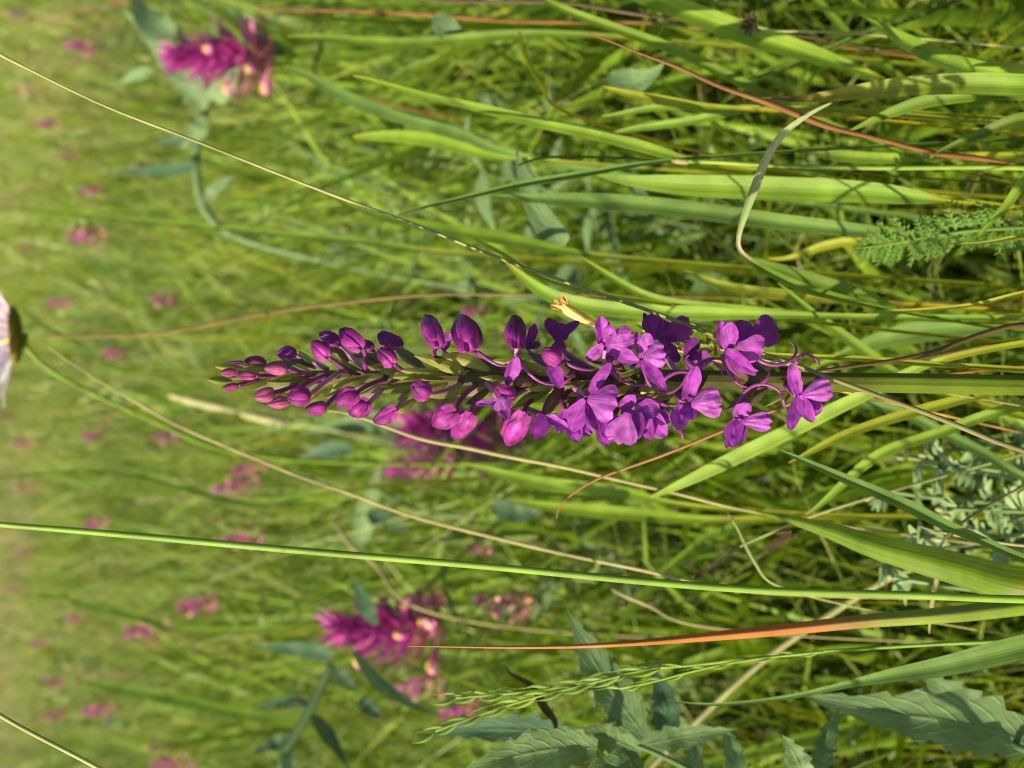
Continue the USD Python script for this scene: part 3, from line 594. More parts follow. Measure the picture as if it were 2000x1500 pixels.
def petal_mesh(b, t, w, db, dt, cup=.3, curl=0.0, shape=.55, bend=0.0, turn=0.0, tipw=.22, basew=.34, n=18, m=11, seed=0, frill=.03):
    """One petal from pixel b to pixel t. shape: where it is widest; cup and curl shape its cross and long section; turn swings its face."""
    pb, pt = P(b[0], b[1], db), P(t[0], t[1], dt)
    T = unit(pt - pb); L = np.linalg.norm(pt - pb)
    N = unit(C - pb); N = unit(N - (N @ T) * T); S = np.cross(T, N)
    a = math.radians(turn); S, N = S * math.cos(a) + N * math.sin(a), N * math.cos(a) - S * math.sin(a)
    s = np.linspace(0, 1, n); x = np.linspace(-1, 1, m)
    e = math.log(.5) / math.log(shape)
    prof = basew * (1 - s) ** 2 + np.sin(math.pi * s ** e) ** .68 * (1 + .07 * np.sin(s * 9 + seed)) + tipw * s ** 6
    prof = np.clip(prof, .02, 1.05); prof[-1] = tipw * .9
    h = w * (db + dt) / 2 / FPX / 2 * prof / max(.35, math.cos(a))
    nz = meshkit.noise(np.stack(np.broadcast_arrays(s[:, None] * 4, x[None] * 1.7, np.full((n, m), seed * 3.3)), -1), seed) - .5
    v = (pb + T * (s * L)[:, None])[:, None, :] + S * ((x * (1 + .42 * nz) + .10 * math.sin(seed * 1.9) * np.sin(math.pi * s)[:, None] * (1 + 0 * x)) * h[:, None])[..., None] \
        + N * (cup * (np.abs(x) ** 1.6) * h[:, None] + (curl * L * (s ** 2 - s * .0) + bend * L * 4 * s * (1 - s))[:, None] + frill * 2 * nz * L)[..., None] \
        + S * (.0)
    uv = np.stack(np.broadcast_arrays((x[None] + 1) / 2, s[:, None]), -1)
    return v.reshape(-1, 3), grid_faces(n, m), uv.reshape(-1, 2)

def lip_mesh(b, t, w, db, dt, curl=-.15, turn=0.0, seed=0, lobe=.13):
    """The three-lobed lip: a fan with a frilled edge."""
    pb, pt = P(b[0], b[1], db), P(t[0], t[1], dt)
    T = unit(pt - pb); L = np.linalg.norm(pt - pb)
    N = unit(C - pb); N = unit(N - (N @ T) * T); S = np.cross(T, N)
    a = math.radians(turn); S, N = S * math.cos(a) + N * math.sin(a), N * math.cos(a) - S * math.sin(a)
    n, m = 18, 25
    s = np.linspace(0, 1, n)[:, None]; x = np.linspace(-1, 1, m)[None]
    xc = np.clip(np.round(x / .66), -1, 1) * .66
    end = (.80 + .20 * np.sqrt(np.clip(1 - ((x - xc) / .37) ** 2, 0, 1))) * (1 - .16 * x * x) + .02 * np.sin(x * 19 + seed)
    h = w * (db + dt) / 2 / FPX / 2 * (.22 + .78 * np.sin(math.pi / 2 * np.clip(s * 1.12, 0, 1)) ** 1.5)
    nz = meshkit.fbm(np.stack(np.broadcast_arrays(s * 3, x * 3.2, np.full((n, m), seed * 2.7)), -1), 2, seed) - .5
    ruf = .035 * np.sin(x * 9 + seed * 2.1) * s ** 2 + .13 * nz * s
    v = pb + T * (s * L * end)[..., None] + S * (x * h * (1 - .06 * nz))[..., None] + N * (L * (curl * s ** 2 + ruf) - .20 * h * np.abs(x) ** 2)[..., None]
    uv = np.stack(np.broadcast_arrays((x + 1) / 2, s), -1)
    return v.reshape(-1, 3), grid_faces(n, m), uv.reshape(-1, 2)

def bud_mesh(base, tip, w, db, dt, seed=0, open_=0.0):
    """A closed bud: three sepals with seams between them, pointed at the tip."""
    pb, pt = P(base[0], base[1], db), P(tip[0], tip[1], dt)
    T = unit(pt - pb); L = np.linalg.norm(pt - pb)
    N = unit(C - pb); N = unit(N - (N @ T) * T); S = np.cross(T, N)
    n, m = 18, 30
    s = np.linspace(0, 1, n); th = np.linspace(0, 2 * math.pi, m, endpoint=False)
    prof = np.sin(math.pi * np.clip(.03 + .97 * s, 0, 1) ** .88) ** .58 * (1 - .10 * s) + .04 * (1 - s)
    prof[-1] = .03; prof[0] = .02
    rot = seed * 1.7
    seam = np.minimum.reduce([np.abs((th - rot - k * 2 * math.pi / 3 + math.pi) % (2 * math.pi) - math.pi) for k in range(3)])
    cr = 1 + .09 * np.cos(3 * (th - rot) + math.pi) - .17 * np.exp(-(seam / .11) ** 2) + .07 * np.exp(-((seam - .28) / .13) ** 2)
    r = w * (db + dt) / 2 / FPX / 2 * (1.0 + .06 * math.sin(seed * 5.1))
    sidebend = .05 * L * math.sin(seed * 2.3)
    c = pb + T * (s * L)[:, None] + S * (sidebend * np.sin(math.pi * s))[:, None]
    cx = np.cos(th)[None] * cr[None] * prof[:, None]; sx = np.sin(th)[None] * cr[None] * prof[:, None]
    v = c[:, None] + S * (cx * r)[..., None] + N * (sx * r * .92)[..., None]
    nz = meshkit.noise(v * 620, seed)[..., None] - .5
    v = v + nz * r * .16
    uv = np.stack(np.broadcast_arrays(th[None] / (2 * math.pi), s[:, None]), -1)
    return v.reshape(-1, 3), grid_faces(n, m, True), uv.reshape(-1, 2)

def bract_mesh(tip, base, w, dt, db, seed=0, turn=0.0):
    pts = spline(np.column_stack([P([tip[0], (tip[0] + base[0]) / 2, base[0]], [tip[1], (tip[1] + base[1]) / 2 + 3 * math.sin(seed * 2.), base[1]],
                                    [dt, (dt + db) / 2 - .0008, db])]), 16)
    s = np.linspace(0, 1, 16)
    wd = w * db / FPX * np.clip(np.sin(math.pi * (s * .86 + .02) ** .9), .03, 1)
    return ribbon(pts, wd, twist=turn, fold=-.75, m=7, wave=.15, seed=seed)

# bracts: tip, base, width, in front?, dark?
BRACTS = [((420,716),(480,724),18,1,0), ((405,741),(454,744),17,1,0), ((520,750),(612,727),25,1,0), ((454,761),(530,737),22,1,0), ((530,783),(574,748),20,1,0),
 ((606,785),(650,751),21,1,0), ((650,759),(722,733),22,1,0), ((582,684),(610,708),13,0,0), ((645,678),(680,708),18,1,1), ((760,737),(866,742),18,1,0), ((736,752),(800,748),12,1,0),
 ((834,775),(928,754),20,1,0), ((862,694),(956,724),27,1,0), ((939,737),(1000,741),14,1,0), ((768,807),(812,776),22,1,0), ((1002,796),(1080,754),24,1,0),
 ((1058,803),(1122,770),26,1,0), ((1096,753),(1156,743),19,1,0), ((1202,740),(1262,718),12,1,0), ((1262,787),(1328,792),9,1,0), ((768,676),(830,724),24,0,1), ((700,690),(770,728),22,0,1),
 ((1495,794),(1548,759),9,1,0), ((1418,800),(1500,757),26,1,1), ((1030,690),(1090,728),20,0,1), ((1150,705),(1215,735),18,0,1), ((870,770),(950,748),16,0,1), ((1160,775),(1240,745),22,1,1),
 ((1230,800),(1300,752),20,0,1), ((470,712),(540,726),20,0,1), ((540,706),(610,730),18,0,1), ((1070,700),(1130,730),16,1,0), ((690,818),(740,772),16,0,0), ((910,790),(960,755),16,1,1), ((990,770),(1050,748),18,1,1)]
rb = np.random.default_rng(77)
for uu in np.arange(505, 1330, 17.0):
    sd = 1 if rb.random() < .5 else -1; Lb = rb.uniform(60, 105); off = rb.uniform(14, 44) * min(1, (uu - 380) / 250)
    fr = rb.random() < .5
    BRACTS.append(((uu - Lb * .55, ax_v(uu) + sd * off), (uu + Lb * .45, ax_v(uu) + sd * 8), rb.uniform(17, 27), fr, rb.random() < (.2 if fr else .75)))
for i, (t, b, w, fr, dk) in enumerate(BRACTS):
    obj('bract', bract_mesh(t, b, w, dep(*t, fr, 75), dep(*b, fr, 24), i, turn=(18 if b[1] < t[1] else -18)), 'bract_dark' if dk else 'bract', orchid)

# buds: tip, base, width, material, front?, stalk points (pixels from the bud to the stem)
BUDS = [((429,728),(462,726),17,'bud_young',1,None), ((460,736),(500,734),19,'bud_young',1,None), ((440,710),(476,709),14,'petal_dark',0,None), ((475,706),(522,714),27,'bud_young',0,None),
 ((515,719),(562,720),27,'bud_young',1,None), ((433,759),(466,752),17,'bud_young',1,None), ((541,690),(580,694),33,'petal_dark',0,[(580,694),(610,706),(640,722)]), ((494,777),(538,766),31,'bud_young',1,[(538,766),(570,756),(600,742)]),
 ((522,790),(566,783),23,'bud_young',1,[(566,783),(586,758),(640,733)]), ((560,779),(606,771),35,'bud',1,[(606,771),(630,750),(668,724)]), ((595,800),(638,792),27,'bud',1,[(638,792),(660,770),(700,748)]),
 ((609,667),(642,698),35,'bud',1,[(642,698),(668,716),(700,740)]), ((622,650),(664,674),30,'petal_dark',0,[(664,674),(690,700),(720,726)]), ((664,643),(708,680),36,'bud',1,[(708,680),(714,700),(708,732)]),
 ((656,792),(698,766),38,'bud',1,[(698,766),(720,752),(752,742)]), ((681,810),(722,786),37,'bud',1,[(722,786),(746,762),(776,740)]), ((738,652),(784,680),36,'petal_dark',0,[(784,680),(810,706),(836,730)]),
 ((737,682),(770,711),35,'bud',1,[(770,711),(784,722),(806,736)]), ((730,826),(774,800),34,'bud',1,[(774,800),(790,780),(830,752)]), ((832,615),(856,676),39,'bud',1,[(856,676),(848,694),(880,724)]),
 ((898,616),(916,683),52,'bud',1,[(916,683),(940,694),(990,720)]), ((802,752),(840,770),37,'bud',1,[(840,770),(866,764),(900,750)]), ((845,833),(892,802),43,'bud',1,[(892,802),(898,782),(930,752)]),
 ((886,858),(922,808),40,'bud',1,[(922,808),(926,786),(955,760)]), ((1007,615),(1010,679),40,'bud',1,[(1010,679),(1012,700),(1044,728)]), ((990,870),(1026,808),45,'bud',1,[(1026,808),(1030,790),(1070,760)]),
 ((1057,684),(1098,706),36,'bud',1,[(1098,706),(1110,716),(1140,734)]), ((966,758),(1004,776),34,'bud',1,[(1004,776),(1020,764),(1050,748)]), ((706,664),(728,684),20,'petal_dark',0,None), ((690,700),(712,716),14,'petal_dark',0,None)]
for i, (t, b, w, mat, fr, st) in enumerate(BUDS):
    db = dep(*b, fr); dt = dep(*t, fr) - (.0012 if fr else 0)
    o = obj('bud', bud_mesh(b, t, w, db, dt, i), mat, orchid)
    if w >= 34:
        Tn = np.array([t[0] - b[0], t[1] - b[1]], float); Tn /= np.linalg.norm(Tn); sx = np.array([-Tn[1], Tn[0]])
        for e in (-1, 1):
            q0, q1 = np.array(b) + sx * e * w * .17, np.array(t) + sx * e * w * .10 - Tn * (2 if e > 0 else 5)
            obj('sepal', petal_mesh(q0, q1, w * .62, db - w * .30e-4, dt - w * .16e-4, cup=-.7, bend=.10, seed=i * 3 + e, turn=e * (16 + 5 * math.sin(i)), shape=.52, frill=.03, basew=.4), mat, o)
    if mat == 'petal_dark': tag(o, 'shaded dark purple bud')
    if st is None:
        st = [b, ((b[0] * 2 + 45) / 2, (b[1] + ax_v(b[0] + 45)) / 2), (b[0] + 50, ax_v(b[0] + 50))]
    ds = [db + .0006, (db + ax_d(st[-1][0])) / 2 - .001, ax_d(st[-1][0]) - (.0012 if fr else -.0012)]
    c = px_curve(st, ds, 14)
    obj('flower_stalk', tube(c, np.linspace(4.2, 5.4, 14) * 1e-4, 8), 'spur' if (i % 3) else 'spur_pale', o)

# spurs that can be followed in the photograph (front of the stem)
def spur(pts, w, mat, parent, lift=.0028, front=True, far=None):
    p = np.asarray(pts, float); k = len(p)
    d = dep(p[:, 0], p[:, 1], front, 88) + (0 if front else 0)
    c = px_curve(p, d - .0004 * np.sin(np.linspace(0, math.pi, k)), 22)
    return obj('spur', tube(c, np.linspace(w, w * .55, 22) / 2 * 1e-4, 8), mat, parent)

# flowers: petals (base, tip, width, depth change at the tip in mm, curl, material), lip, hood, spur and stalk
FL = [
 dict(c=(1181,676), fr=1, petals=[((1182,678),(1172,618),36,-1.5,.05,0), ((1185,676),(1196,632),26,-3,.1,0), ((1186,678),(1246,706),30,-2,-.05,0), ((1178,672),(1146,700),22,3,.1,1)],
      lip=((1184,672),(1240,660),44,-.5,1), stalk=[(1182,684),(1184,712),(1200,734)], pale=1, spurs=[[(1192,700),(1194,716),(1204,734),(1230,750),(1268,749)]]),
 dict(c=(1253,699), fr=1, petals=[((1254,700),(1243,648),20,-1,.05,0), ((1254,700),(1270,650),32,-2,.1,0), ((1256,702),(1298,760),27,-3,-.08,0)],
      lip=((1256,696),(1300,690),44,-2.5,0), stalk=[(1256,704),(1262,716),(1300,736)], pale=0, spurs=[[(1256,712),(1260,732),(1272,755),(1299,768),(1326,757),(1340,732)]]),
 dict(c=(1279,662), fr=0, petals=[((1278,664),(1257,612),16,1,.1,1), ((1280,664),(1276,612),40,0,.1,1), ((1284,662),(1318,640),46,1,0,1), ((1290,668),(1326,706),30,-1,0,1)],
      lip=((1290,656),(1356,638),44,1,1), stalk=[(1290,672),(1316,718),(1338,734)], pale=1, spurs=[]),
 dict(c=(1090,660), fr=0, petals=[((1090,662),(1068,624),28,1,.1,1), ((1092,660),(1130,626),18,0,-.1,1), ((1088,668),(1096,632),32,1,.1,1), ((1090,664),(1094,700),30,0,0,1)],
      lip=None, stalk=[(1090,674),(1110,694),(1160,722)], pale=0, spurs=[[(1098,700),(1120,716),(1144,722),(1160,722)]]),
 dict(c=(1004,748), fr=1, petals=[((990,748),(1010,696),27,-2,.05,0)], lip=None, stalk=[(990,750),(1000,760),(1030,746)], pale=0, spurs=[[(1014,702),(1030,725),(1053,744),(1084,750)]]),
 dict(c=(985,785), fr=1, petals=[((975,782),(930,790),14,1,.1,0), ((978,784),(990,820),22,-1,.1,0), ((976,786),(968,806),20,-2,.2,0)], lip=((978,774),(986,800),34,-1,0), stalk=[(975,780),(962,762),(950,748)], pale=1, spurs=[]),
 dict(c=(1086,708), fr=1, petals=[((1074,708),(1098,759),29,-2,.06,0)], lip=None, stalk=[(1074,708),(1084,714),(1110,730)], pale=0, spurs=[[(1100,748),(1112,740),(1120,728)]]),
 dict(c=(1062,812), fr=1, petals=[((1064,810),(1046,858),36,-1,.08,0), ((1066,812),(1108,838),24,-1,-.08,0)], lip=None, stalk=[(1062,812),(1046,806),(1030,798)], pale=0, spurs=[]),
 dict(c=(1150,775), fr=1, petals=[((1150,770),(1192,708),24,-2,.03,0), ((1148,782),(1166,844),26,-2,.1,0), ((1144,790),(1118,842),34,1,.1,1), ((1142,780),(1100,822),26,2,.1,1)],
      lip=((1148,778),(1206,792),66,-3.5,2), stalk=[(1140,770),(1120,756),(1104,748)], pale=1, spurs=[]),
 dict(c=(1215,800), fr=1, petals=[((1212,800),(1240,770),26,-1.5,.1,0), ((1216,800),(1262,846),40,-.5,.1,1), ((1208,812),(1182,856),40,-1,.1,0), ((1240,800),(1288,800),40,1,.0,1), ((1252,806),(1246,858),24,-.5,.1,1)],
      lip=((1226,806),(1206,866),56,-3.0,3), stalk=[(1236,790),(1262,784),(1300,762)], pale=0, spurs=[[(1240,792),(1256,782),(1280,782),(1310,798),(1326,812)]]),
 dict(c=(1332,785), fr=1, petals=[((1338,784),(1360,714),31,-2,.03,0), ((1332,788),(1320,842),36,-2,.12,0), ((1330,790),(1322,838),18,-1,.1,0), ((1342,786),(1352,822),34,-2,.1,0)],
      lip=((1350,790),(1410,782),52,-2.5,0), stalk=[(1330,782),(1326,770),(1350,752)], pale=0, spurs=[[(1330,840),(1333,850),(1334,858)]]),
 dict(c=(1420,680), fr=1, petals=[((1414,682),(1408,626),28,-1,.08,0), ((1426,680),(1430,628),34,-2,.1,0), ((1418,684),(1474,732),28,-3,-.08,0)],
      lip=((1440,674),(1492,690),52,1,1), stalk=[(1418,686),(1424,712),(1450,736)], pale=0, spurs=[[(1411,694),(1416,714),(1434,742),(1460,756)], [(1364,714),(1380,703),(1410,701)]]),
 dict(c=(1450,655), fr=0, petals=[((1440,676),(1454,626),46,1,.0,1), ((1456,670),(1484,700),36,0,.0,1)], lip=((1462,664),(1522,640),56,0,1), stalk=[(1450,676),(1466,704),(1500,732)], pale=0, spurs=[[(1481,702),(1513,713),(1540,706),(1555,688),(1544,668)]]),
 dict(c=(1558,772), fr=1, petals=[((1558,772),(1544,710),30,-2,.05,0), ((1556,776),(1540,840),25,-1,.12,0), ((1560,774),(1592,824),28,-2,.1,0), ((1574,776),(1598,810),34,0,.0,1)],
      lip=((1566,772),(1626,754),40,-2,0), stalk=[(1552,772),(1546,764),(1530,752)], pale=0, spurs=[[(1556,710),(1562,696),(1576,692),(1592,700),(1600,712)]]),
 dict(c=(1436,820), fr=1, petals=[((1436,818),(1464,786),32,-2,.1,0), ((1432,820),(1416,876),16,-1,.15,0), ((1438,820),(1434,876),36,-2,.1,0), ((1440,818),(1448,864),28,-1,.1,0)],
      lip=((1448,824),(1508,822),34,-2,0), stalk=[(1436,812),(1440,790),(1462,760)], pale=0, spurs=[[(1439,804),(1446,780),(1460,761),(1481,751),(1509,755),(1525,769),(1532,792)], [(1480,752),(1496,742),(1503,728)]]),
    # florets crowded in behind the ones above
 dict(c=(1112,812), fr=1, back=.002, petals=[((1106,802),(1132,862),34,-1,.1,0), ((1100,808),(1156,848),28,-1,-.05,0), ((1110,800),(1092,846),24,0,.1,0)], lip=None, stalk=[(1106,800),(1100,780),(1120,756)], pale=0, spurs=[[(1128,780),(1150,768),(1176,770),(1196,782)]]),
 dict(c=(1276,812), fr=1, back=.002, petals=[((1256,802),(1302,852),38,-1,.1,0), ((1266,798),(1310,824),30,-1,.05,0), ((1258,800),(1272,860),26,0,.1,0)], lip=None, stalk=[(1262,800),(1280,780),(1310,756)], pale=1, spurs=[[(1236,770),(1262,776),(1290,788),(1306,806)]]),
 dict(c=(1184,830), fr=1, back=.0015, petals=[((1170,812),(1188,872),30,-1,.1,0), ((1178,806),(1220,862),32,-1,.05,0)], lip=None, stalk=[(1176,808),(1190,786),(1220,760)], pale=0, spurs=[]),
 dict(c=(1350,692), fr=0, petals=[((1338,694),(1360,660),26,0,.1,1), ((1344,696),(1388,706),32,-1,0,1), ((1340,698),(1362,722),24,-1,0,1)], lip=None, stalk=[(1344,698),(1356,716),(1390,734)], pale=0, spurs=[[(1360,716),(1384,706),(1404,716),(1410,730)]]),
 dict(c=(1034,668), fr=0, petals=[((1028,682),(1044,632),18,0,.1,1), ((1030,680),(1056,672),14,0,.1,1)], lip=None, stalk=[(1030,684),(1048,702),(1080,724)], pale=0, spurs=[]),
 dict(c=(868,678), fr=0, petals=[((864,684),(874,648),22,0,.1,1)], lip=None, stalk=[(866,684),(880,702),(910,724)], pale=0, spurs=[[(934,688),(953,702),(974,713),(990,712)]]),
 dict(c=(1240,716), fr=0, petals=[((1226,712),(1216,680),22,0,.1,1), ((1230,716),(1262,730),24,-1,0,1)], lip=None, stalk=[(1230,716),(1244,726),(1270,738)], pale=0, spurs=[[(1296,742),(1320,728),(1344,728),(1362,742),(1358,758)]]),
]
for i, f in enumerate(FL):
    fr = bool(f['fr']); c = f['c']; d0 = dep(*c, fr) + f.get('back', 0)
    st = f['stalk']
    sc = px_curve(st, [d0 + .0012, (d0 + ax_d(st[-1][0])) / 2, ax_d(st[-1][0]) - (.0014 if fr else -.0014)], 14)
    fm = obj('flower', tube(sc, np.concatenate([np.linspace(4, 6.5, 5), np.linspace(6.5, 5, 9)]) * 1e-4, 9), ('spur_pale' if f['pale'] else 'spur'), orchid)
    if fr:
        au = c[0] + 42; oc = px_curve([(c[0] - 2, c[1]), (c[0] + 14, (c[1] * 2 + ax_v(au)) / 3), (au, ax_v(au))], [d0 + .0022, d0 + .0030, ax_d(au) - .0008], 14)
        obj('ovary', tube(oc, np.array([.3, .6, .9, 1.1, 1.2, 1.2, 1.2, 1.15, 1.1, 1.0, .9, .8, .7, .6]) * 1e-3, 9), 'ovary', fm)
    for k, (b, t, w, dz, curl, dk) in enumerate(f['petals']):
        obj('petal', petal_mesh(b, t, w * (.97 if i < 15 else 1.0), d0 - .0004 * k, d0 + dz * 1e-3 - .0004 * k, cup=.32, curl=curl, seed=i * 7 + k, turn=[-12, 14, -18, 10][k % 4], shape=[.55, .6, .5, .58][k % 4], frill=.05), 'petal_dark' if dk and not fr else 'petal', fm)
    if f['lip']:
        b, t, w, dz, kind = f['lip']
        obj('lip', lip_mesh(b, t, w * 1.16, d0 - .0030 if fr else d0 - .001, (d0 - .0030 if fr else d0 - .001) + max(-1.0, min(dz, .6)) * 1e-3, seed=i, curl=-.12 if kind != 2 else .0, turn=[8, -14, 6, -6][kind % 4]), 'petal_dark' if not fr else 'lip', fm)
    for s_ in f['spurs']: spur(s_, 8.5, 'spur', fm, front=True)

#@@PART3

# ------------------------------------------------------------------ purple cow-wheat
def flat_leaf(L, w, n=12, droop=.2, fold=.3, teeth=0, tooth=.3, m=5, wave=.1, seed=0, shape=.8):
    """A leaf along +x with its face up."""
    s = np.linspace(0, 1, n)
    p = np.stack([L * s * (1 - .1 * droop * s), 0 * s, L * (.12 * s - droop * s ** 2)], 1)
    wd = w * np.clip(np.sin(math.pi * (.04 + .96 * s) ** shape), .02, 1)
    if teeth: wd = wd * (1 - tooth * ((s * teeth) % 1.0)) * (1 + tooth * .4)
    return ribbon(p, wd, fold=fold, m=m, wave=wave, seed=seed, face=np.array([0, 0, 1.]))

def put(mesh, loc, yaw, pitch, s=1.0, roll=0.0):
    v, f, uv = mesh
    cr, sr = math.cos(roll), math.sin(roll); v = v @ np.array([[1, 0, 0], [0, cr, sr], [0, -sr, cr]])
    cp, sp_ = math.cos(pitch), math.sin(pitch); cy, sy = math.cos(yaw), math.sin(yaw)
    v = v @ np.array([[cp, 0, sp_], [0, 1, 0], [-sp_, 0, cp]])
    v = v @ np.array([[cy, sy, 0], [-sy, cy, 0], [0, 0, 1]])
    return v * s + np.asarray(loc), f, uv

def toothed_bract(L, w, seed):
    r = np.random.default_rng(seed)
    s = np.linspace(0, 1, 8); p = np.stack([L * s, 0 * s, L * .18 * s ** 2], 1)
    parts = [ribbon(p, w * np.clip(np.sin(math.pi * (.1 + .9 * s) ** .65), .03, 1), fold=.4, m=3, face=np.array([0, 0, 1.]))]
    for k in range(6):
        e = 1 if k % 2 else -1; x0 = L * (.12 + .1 * k); t = np.linspace(0, 1, 4)
        q = np.stack([x0 + L * .36 * t, e * (w * .25 + L * .22 * t - L * .05 * t * t), L * .05 * t], 1)
        parts.append(ribbon(q, w * .22 * (1 - .9 * t), fold=.2, m=3, face=np.array([0, 0, 1.])))
    return join(parts)

def cow_wheat(name, label, loc, s, rot, tilt, rng, tiers=7, per=6, florets=9, leaves=4, group=None, full=.06, stem_len=.5):
    t = xform(name, loc, rot, s, tilt); tag(t, label, 'wildflower', group)
    z = np.linspace(-stem_len, full * .9, 14)
    sx = .006 * np.sin(z * 18)
    obj('stem', tube(np.stack([sx - .006 * 0, 0 * z, z], 1), np.linspace(.0017, .0008, 14), 7), 'dark_stem' if tiers < 6 else 'herb', t)
    for k in range(tiers):
        f = k / (tiers - 1)
        for q in range(per):
            yaw = q * 2 * math.pi / per + k * .55 + rng.normal(0, .15)
            L = .0275 * (1 - .42 * f) * rng.uniform(.85, 1.12)
            mesh = put(toothed_bract(L, .0075 * (1 - .35 * f), k * 10 + q), (.002 * math.cos(yaw), .002 * math.sin(yaw), full * (.02 + .76 * f)), yaw, .22 + .8 * f + rng.normal(0, .14))
            obj('bract', mesh, 'wheat_low' if k < tiers * .25 else 'wheat_bract', t)
    for q in range(florets):
        f = rng.uniform(-.12, .45); yaw = q * 2.4 + rng.normal(0, .2); up = .35 + .3 * f
        s_ = np.linspace(0, 1, 9); L = .021
        p = np.stack([L * s_, 0 * s_, L * (.25 * s_ - .3 * s_ ** 3)], 1)
        tb = put(tube(p, np.interp(s_, [0, .5, .8, 1], [.0012, .0017, .0031, .0012]), 8), (0, 0, full * (.1 + f)), yaw, up)
        fl = obj('floret', tb, 'wheat_pink', t)
        mt = put(tube(p[5:8] + [.0022, 0, .0004], np.array([.0022, .0026, .0014]), 8), (0, 0, full * (.1 + f)), yaw, up)
        obj('mouth', mt, 'wheat_yellow', fl)
    for q in range(leaves):
        yaw = q * math.pi + (q // 2) * 1.2 + .4
        obj('leaf', put(flat_leaf(.05, .008, droop=.35, seed=q), (0, 0, -.012 - .026 * (q // 2)), yaw, .45), 'herb', t)
    return t

rng = np.random.default_rng(5)
def head_at(u, v, d):
    return P(u, v, d)
cow_wheat('cow_wheat', 'big blurred magenta cow-wheat spike with yellow mouths beside broad grey green leaves', head_at(535, 108, .92), 1.13, 40, (-4, -4), rng, 8, 7, 9, 2)
cow_wheat('cow_wheat', 'largest magenta cow-wheat flower head left of the culm, above the rust orange blade tip', head_at(868, 1236, .74), 1.0, 10, (-6, 6), rng, 8, 8, 11, 2)
cow_wheat('cow_wheat', 'pink cow-wheat head half hidden directly behind the left buds of the orchid', head_at(1005, 850, .80), 1.1, 90, (4, -4), rng, 8, 7, 10, 2)
cow_wheat('cow_wheat', 'smaller pink cow-wheat head below the half hidden one, beside a small yellow flower', head_at(890, 900, .76), .62, 200, (0, 5), rng, 6, 6, 5, 2)
small = [(480,945,75,'dark shaded cow-wheat head beside the straw stalk left of the spike tip'), (490,1045,66,'bright magenta cow-wheat head touching the upper side of the thick culm'), (400,1172,66,'far cow-wheat head with a yellow side just left of the thick culm'),
 (305,1236,74,'pale pink and yellow cow-wheat head left of the one by the thick culm'), (205,1386,50,'round magenta cow-wheat head far out above the grey green bent stem'), (355,1490,72,'cow-wheat head with orange mouths at the lower edge near the bent stem'),
 (500,906,60,'pink cow-wheat head right beside the straw stalk next to the dark shaded head'), (945,1068,48,'small bright magenta cow-wheat head low between straw stalk and thick culm'), (1000,1188,95,'pale lilac cow-wheat blossoms low down beside the largest head'),
 (852,1178,72,'dark magenta cow-wheat head between the largest head and the thick culm'), (838,1328,80,'violet cow-wheat head at the lower left of the largest head'), (915,1385,70,'violet cow-wheat head behind the hairy grass spikelets'),
 (172,98,50,'pink cow-wheat head with yellow spots above the big right hand spike'), (72,178,42,'small magenta cow-wheat head beside the tip of the long straw stalk'), (182,466,62,'magenta and yellow cow-wheat head beside the long bright green stalk'),
 (342,855,50,'magenta cow-wheat head between the yellow daisy stem and the straw stalk'), (188,370,34,'small pink cow-wheat head between the straw stalk and the bright green stalk'), (48,35,40,'dull purple cow-wheat head in the far upper right corner'),
 (332,592,46,'dull pink cow-wheat head next to the brown wavy stem'), (125,590,40,'pale pink far cow-wheat head beside the daisy'), (936,608,40,'dull pink flower low behind the upper orchid flowers')]
tiny = [(188,852,'between the straw stalk and the forked green stalk'), (100,240,'just above the long straw stalk at its upper end'), (42,1152,'under the outer end of the thick green culm'), (150,1212,'left of the thick culm, dark and reddish'), (115,1390,'next to the pale corner stalk, pink'),
 (110,1336,'beside the wide blurred yellow green blade'), (195,1022,'touching the thick green culm from the right'), (60,1078,'just under the culm, dull purple'), (322,1462,'near the large orange mouthed head at the lower edge'), (8,270,'at the top edge right of the long bright stalk'),
 (12,812,'at the top edge left of the daisy'), (12,120,'at the tip of the long straw stalk'), (70,480,'right of the daisy, small and dull'), (230,690,'between the daisy stem and the brown wavy stem'), (60,860,'left of the daisy, above the forked stalk'), (85,1250,'far out level with the largest cow-wheat head'),
 (30,400,'on the outer end of the long bright green stalk'), (150,300,'beside the straw stalk below the bent grey plant'), (55,950,'on the forked green stalk near the top edge'), (280,330,'next to the dark leaves of the bent grey plant')]
src = None
def small_head(u, v, px, label, group):
    global src
    slope = math.sin(PITCH) - (1000 - u) / FPX * math.cos(PITCH)
    z = .30 if u < 250 else (.27 if u < 600 else .24)
    d = min((CH - z) / max(slope, .02), 6.5)
    if u > 800: d = min(d, .95)
    s = px * 1.3 * d / FPX / .062
    loc = P(u + px * .42, v, d)
    if src is None:
        src = cow_wheat('cow_wheat', label, loc, s, rng.uniform(0, 360), (rng.normal(0, 6), rng.normal(0, 6)), rng, 5, 5, 6, 2, group)
        return
    p = UsdGeom.Xform.Define(stage, path_for('cow_wheat', None))
    p.GetPrim().GetReferences().AddInternalReference(src.GetPath()); p.GetPrim().SetInstanceable(True)
    x = UsdGeom.Xformable(p); ops = x.GetOrderedXformOps()
    for o in ops:
        if o.GetOpType() == UsdGeom.XformOp.TypeTranslate: o.Set(Gf.Vec3d(*map(float, loc)))
        elif o.GetOpType() == UsdGeom.XformOp.TypeScale: o.Set(Gf.Vec3f(s, s, s))
        else: o.Set(Gf.Vec3f(rng.normal(0, 6), rng.normal(0, 6), rng.uniform(0, 360)))
    tag(p.GetPrim(), label, 'wildflower', group)
for u, v, px, lab in small: small_head(u, v, px, lab, 'small blurred cow-wheat heads in the meadow')
for u, v, where in tiny: small_head(u, v, rng.uniform(28, 44), 'tiny far pink flower head ' + where, 'tiny far flower heads')

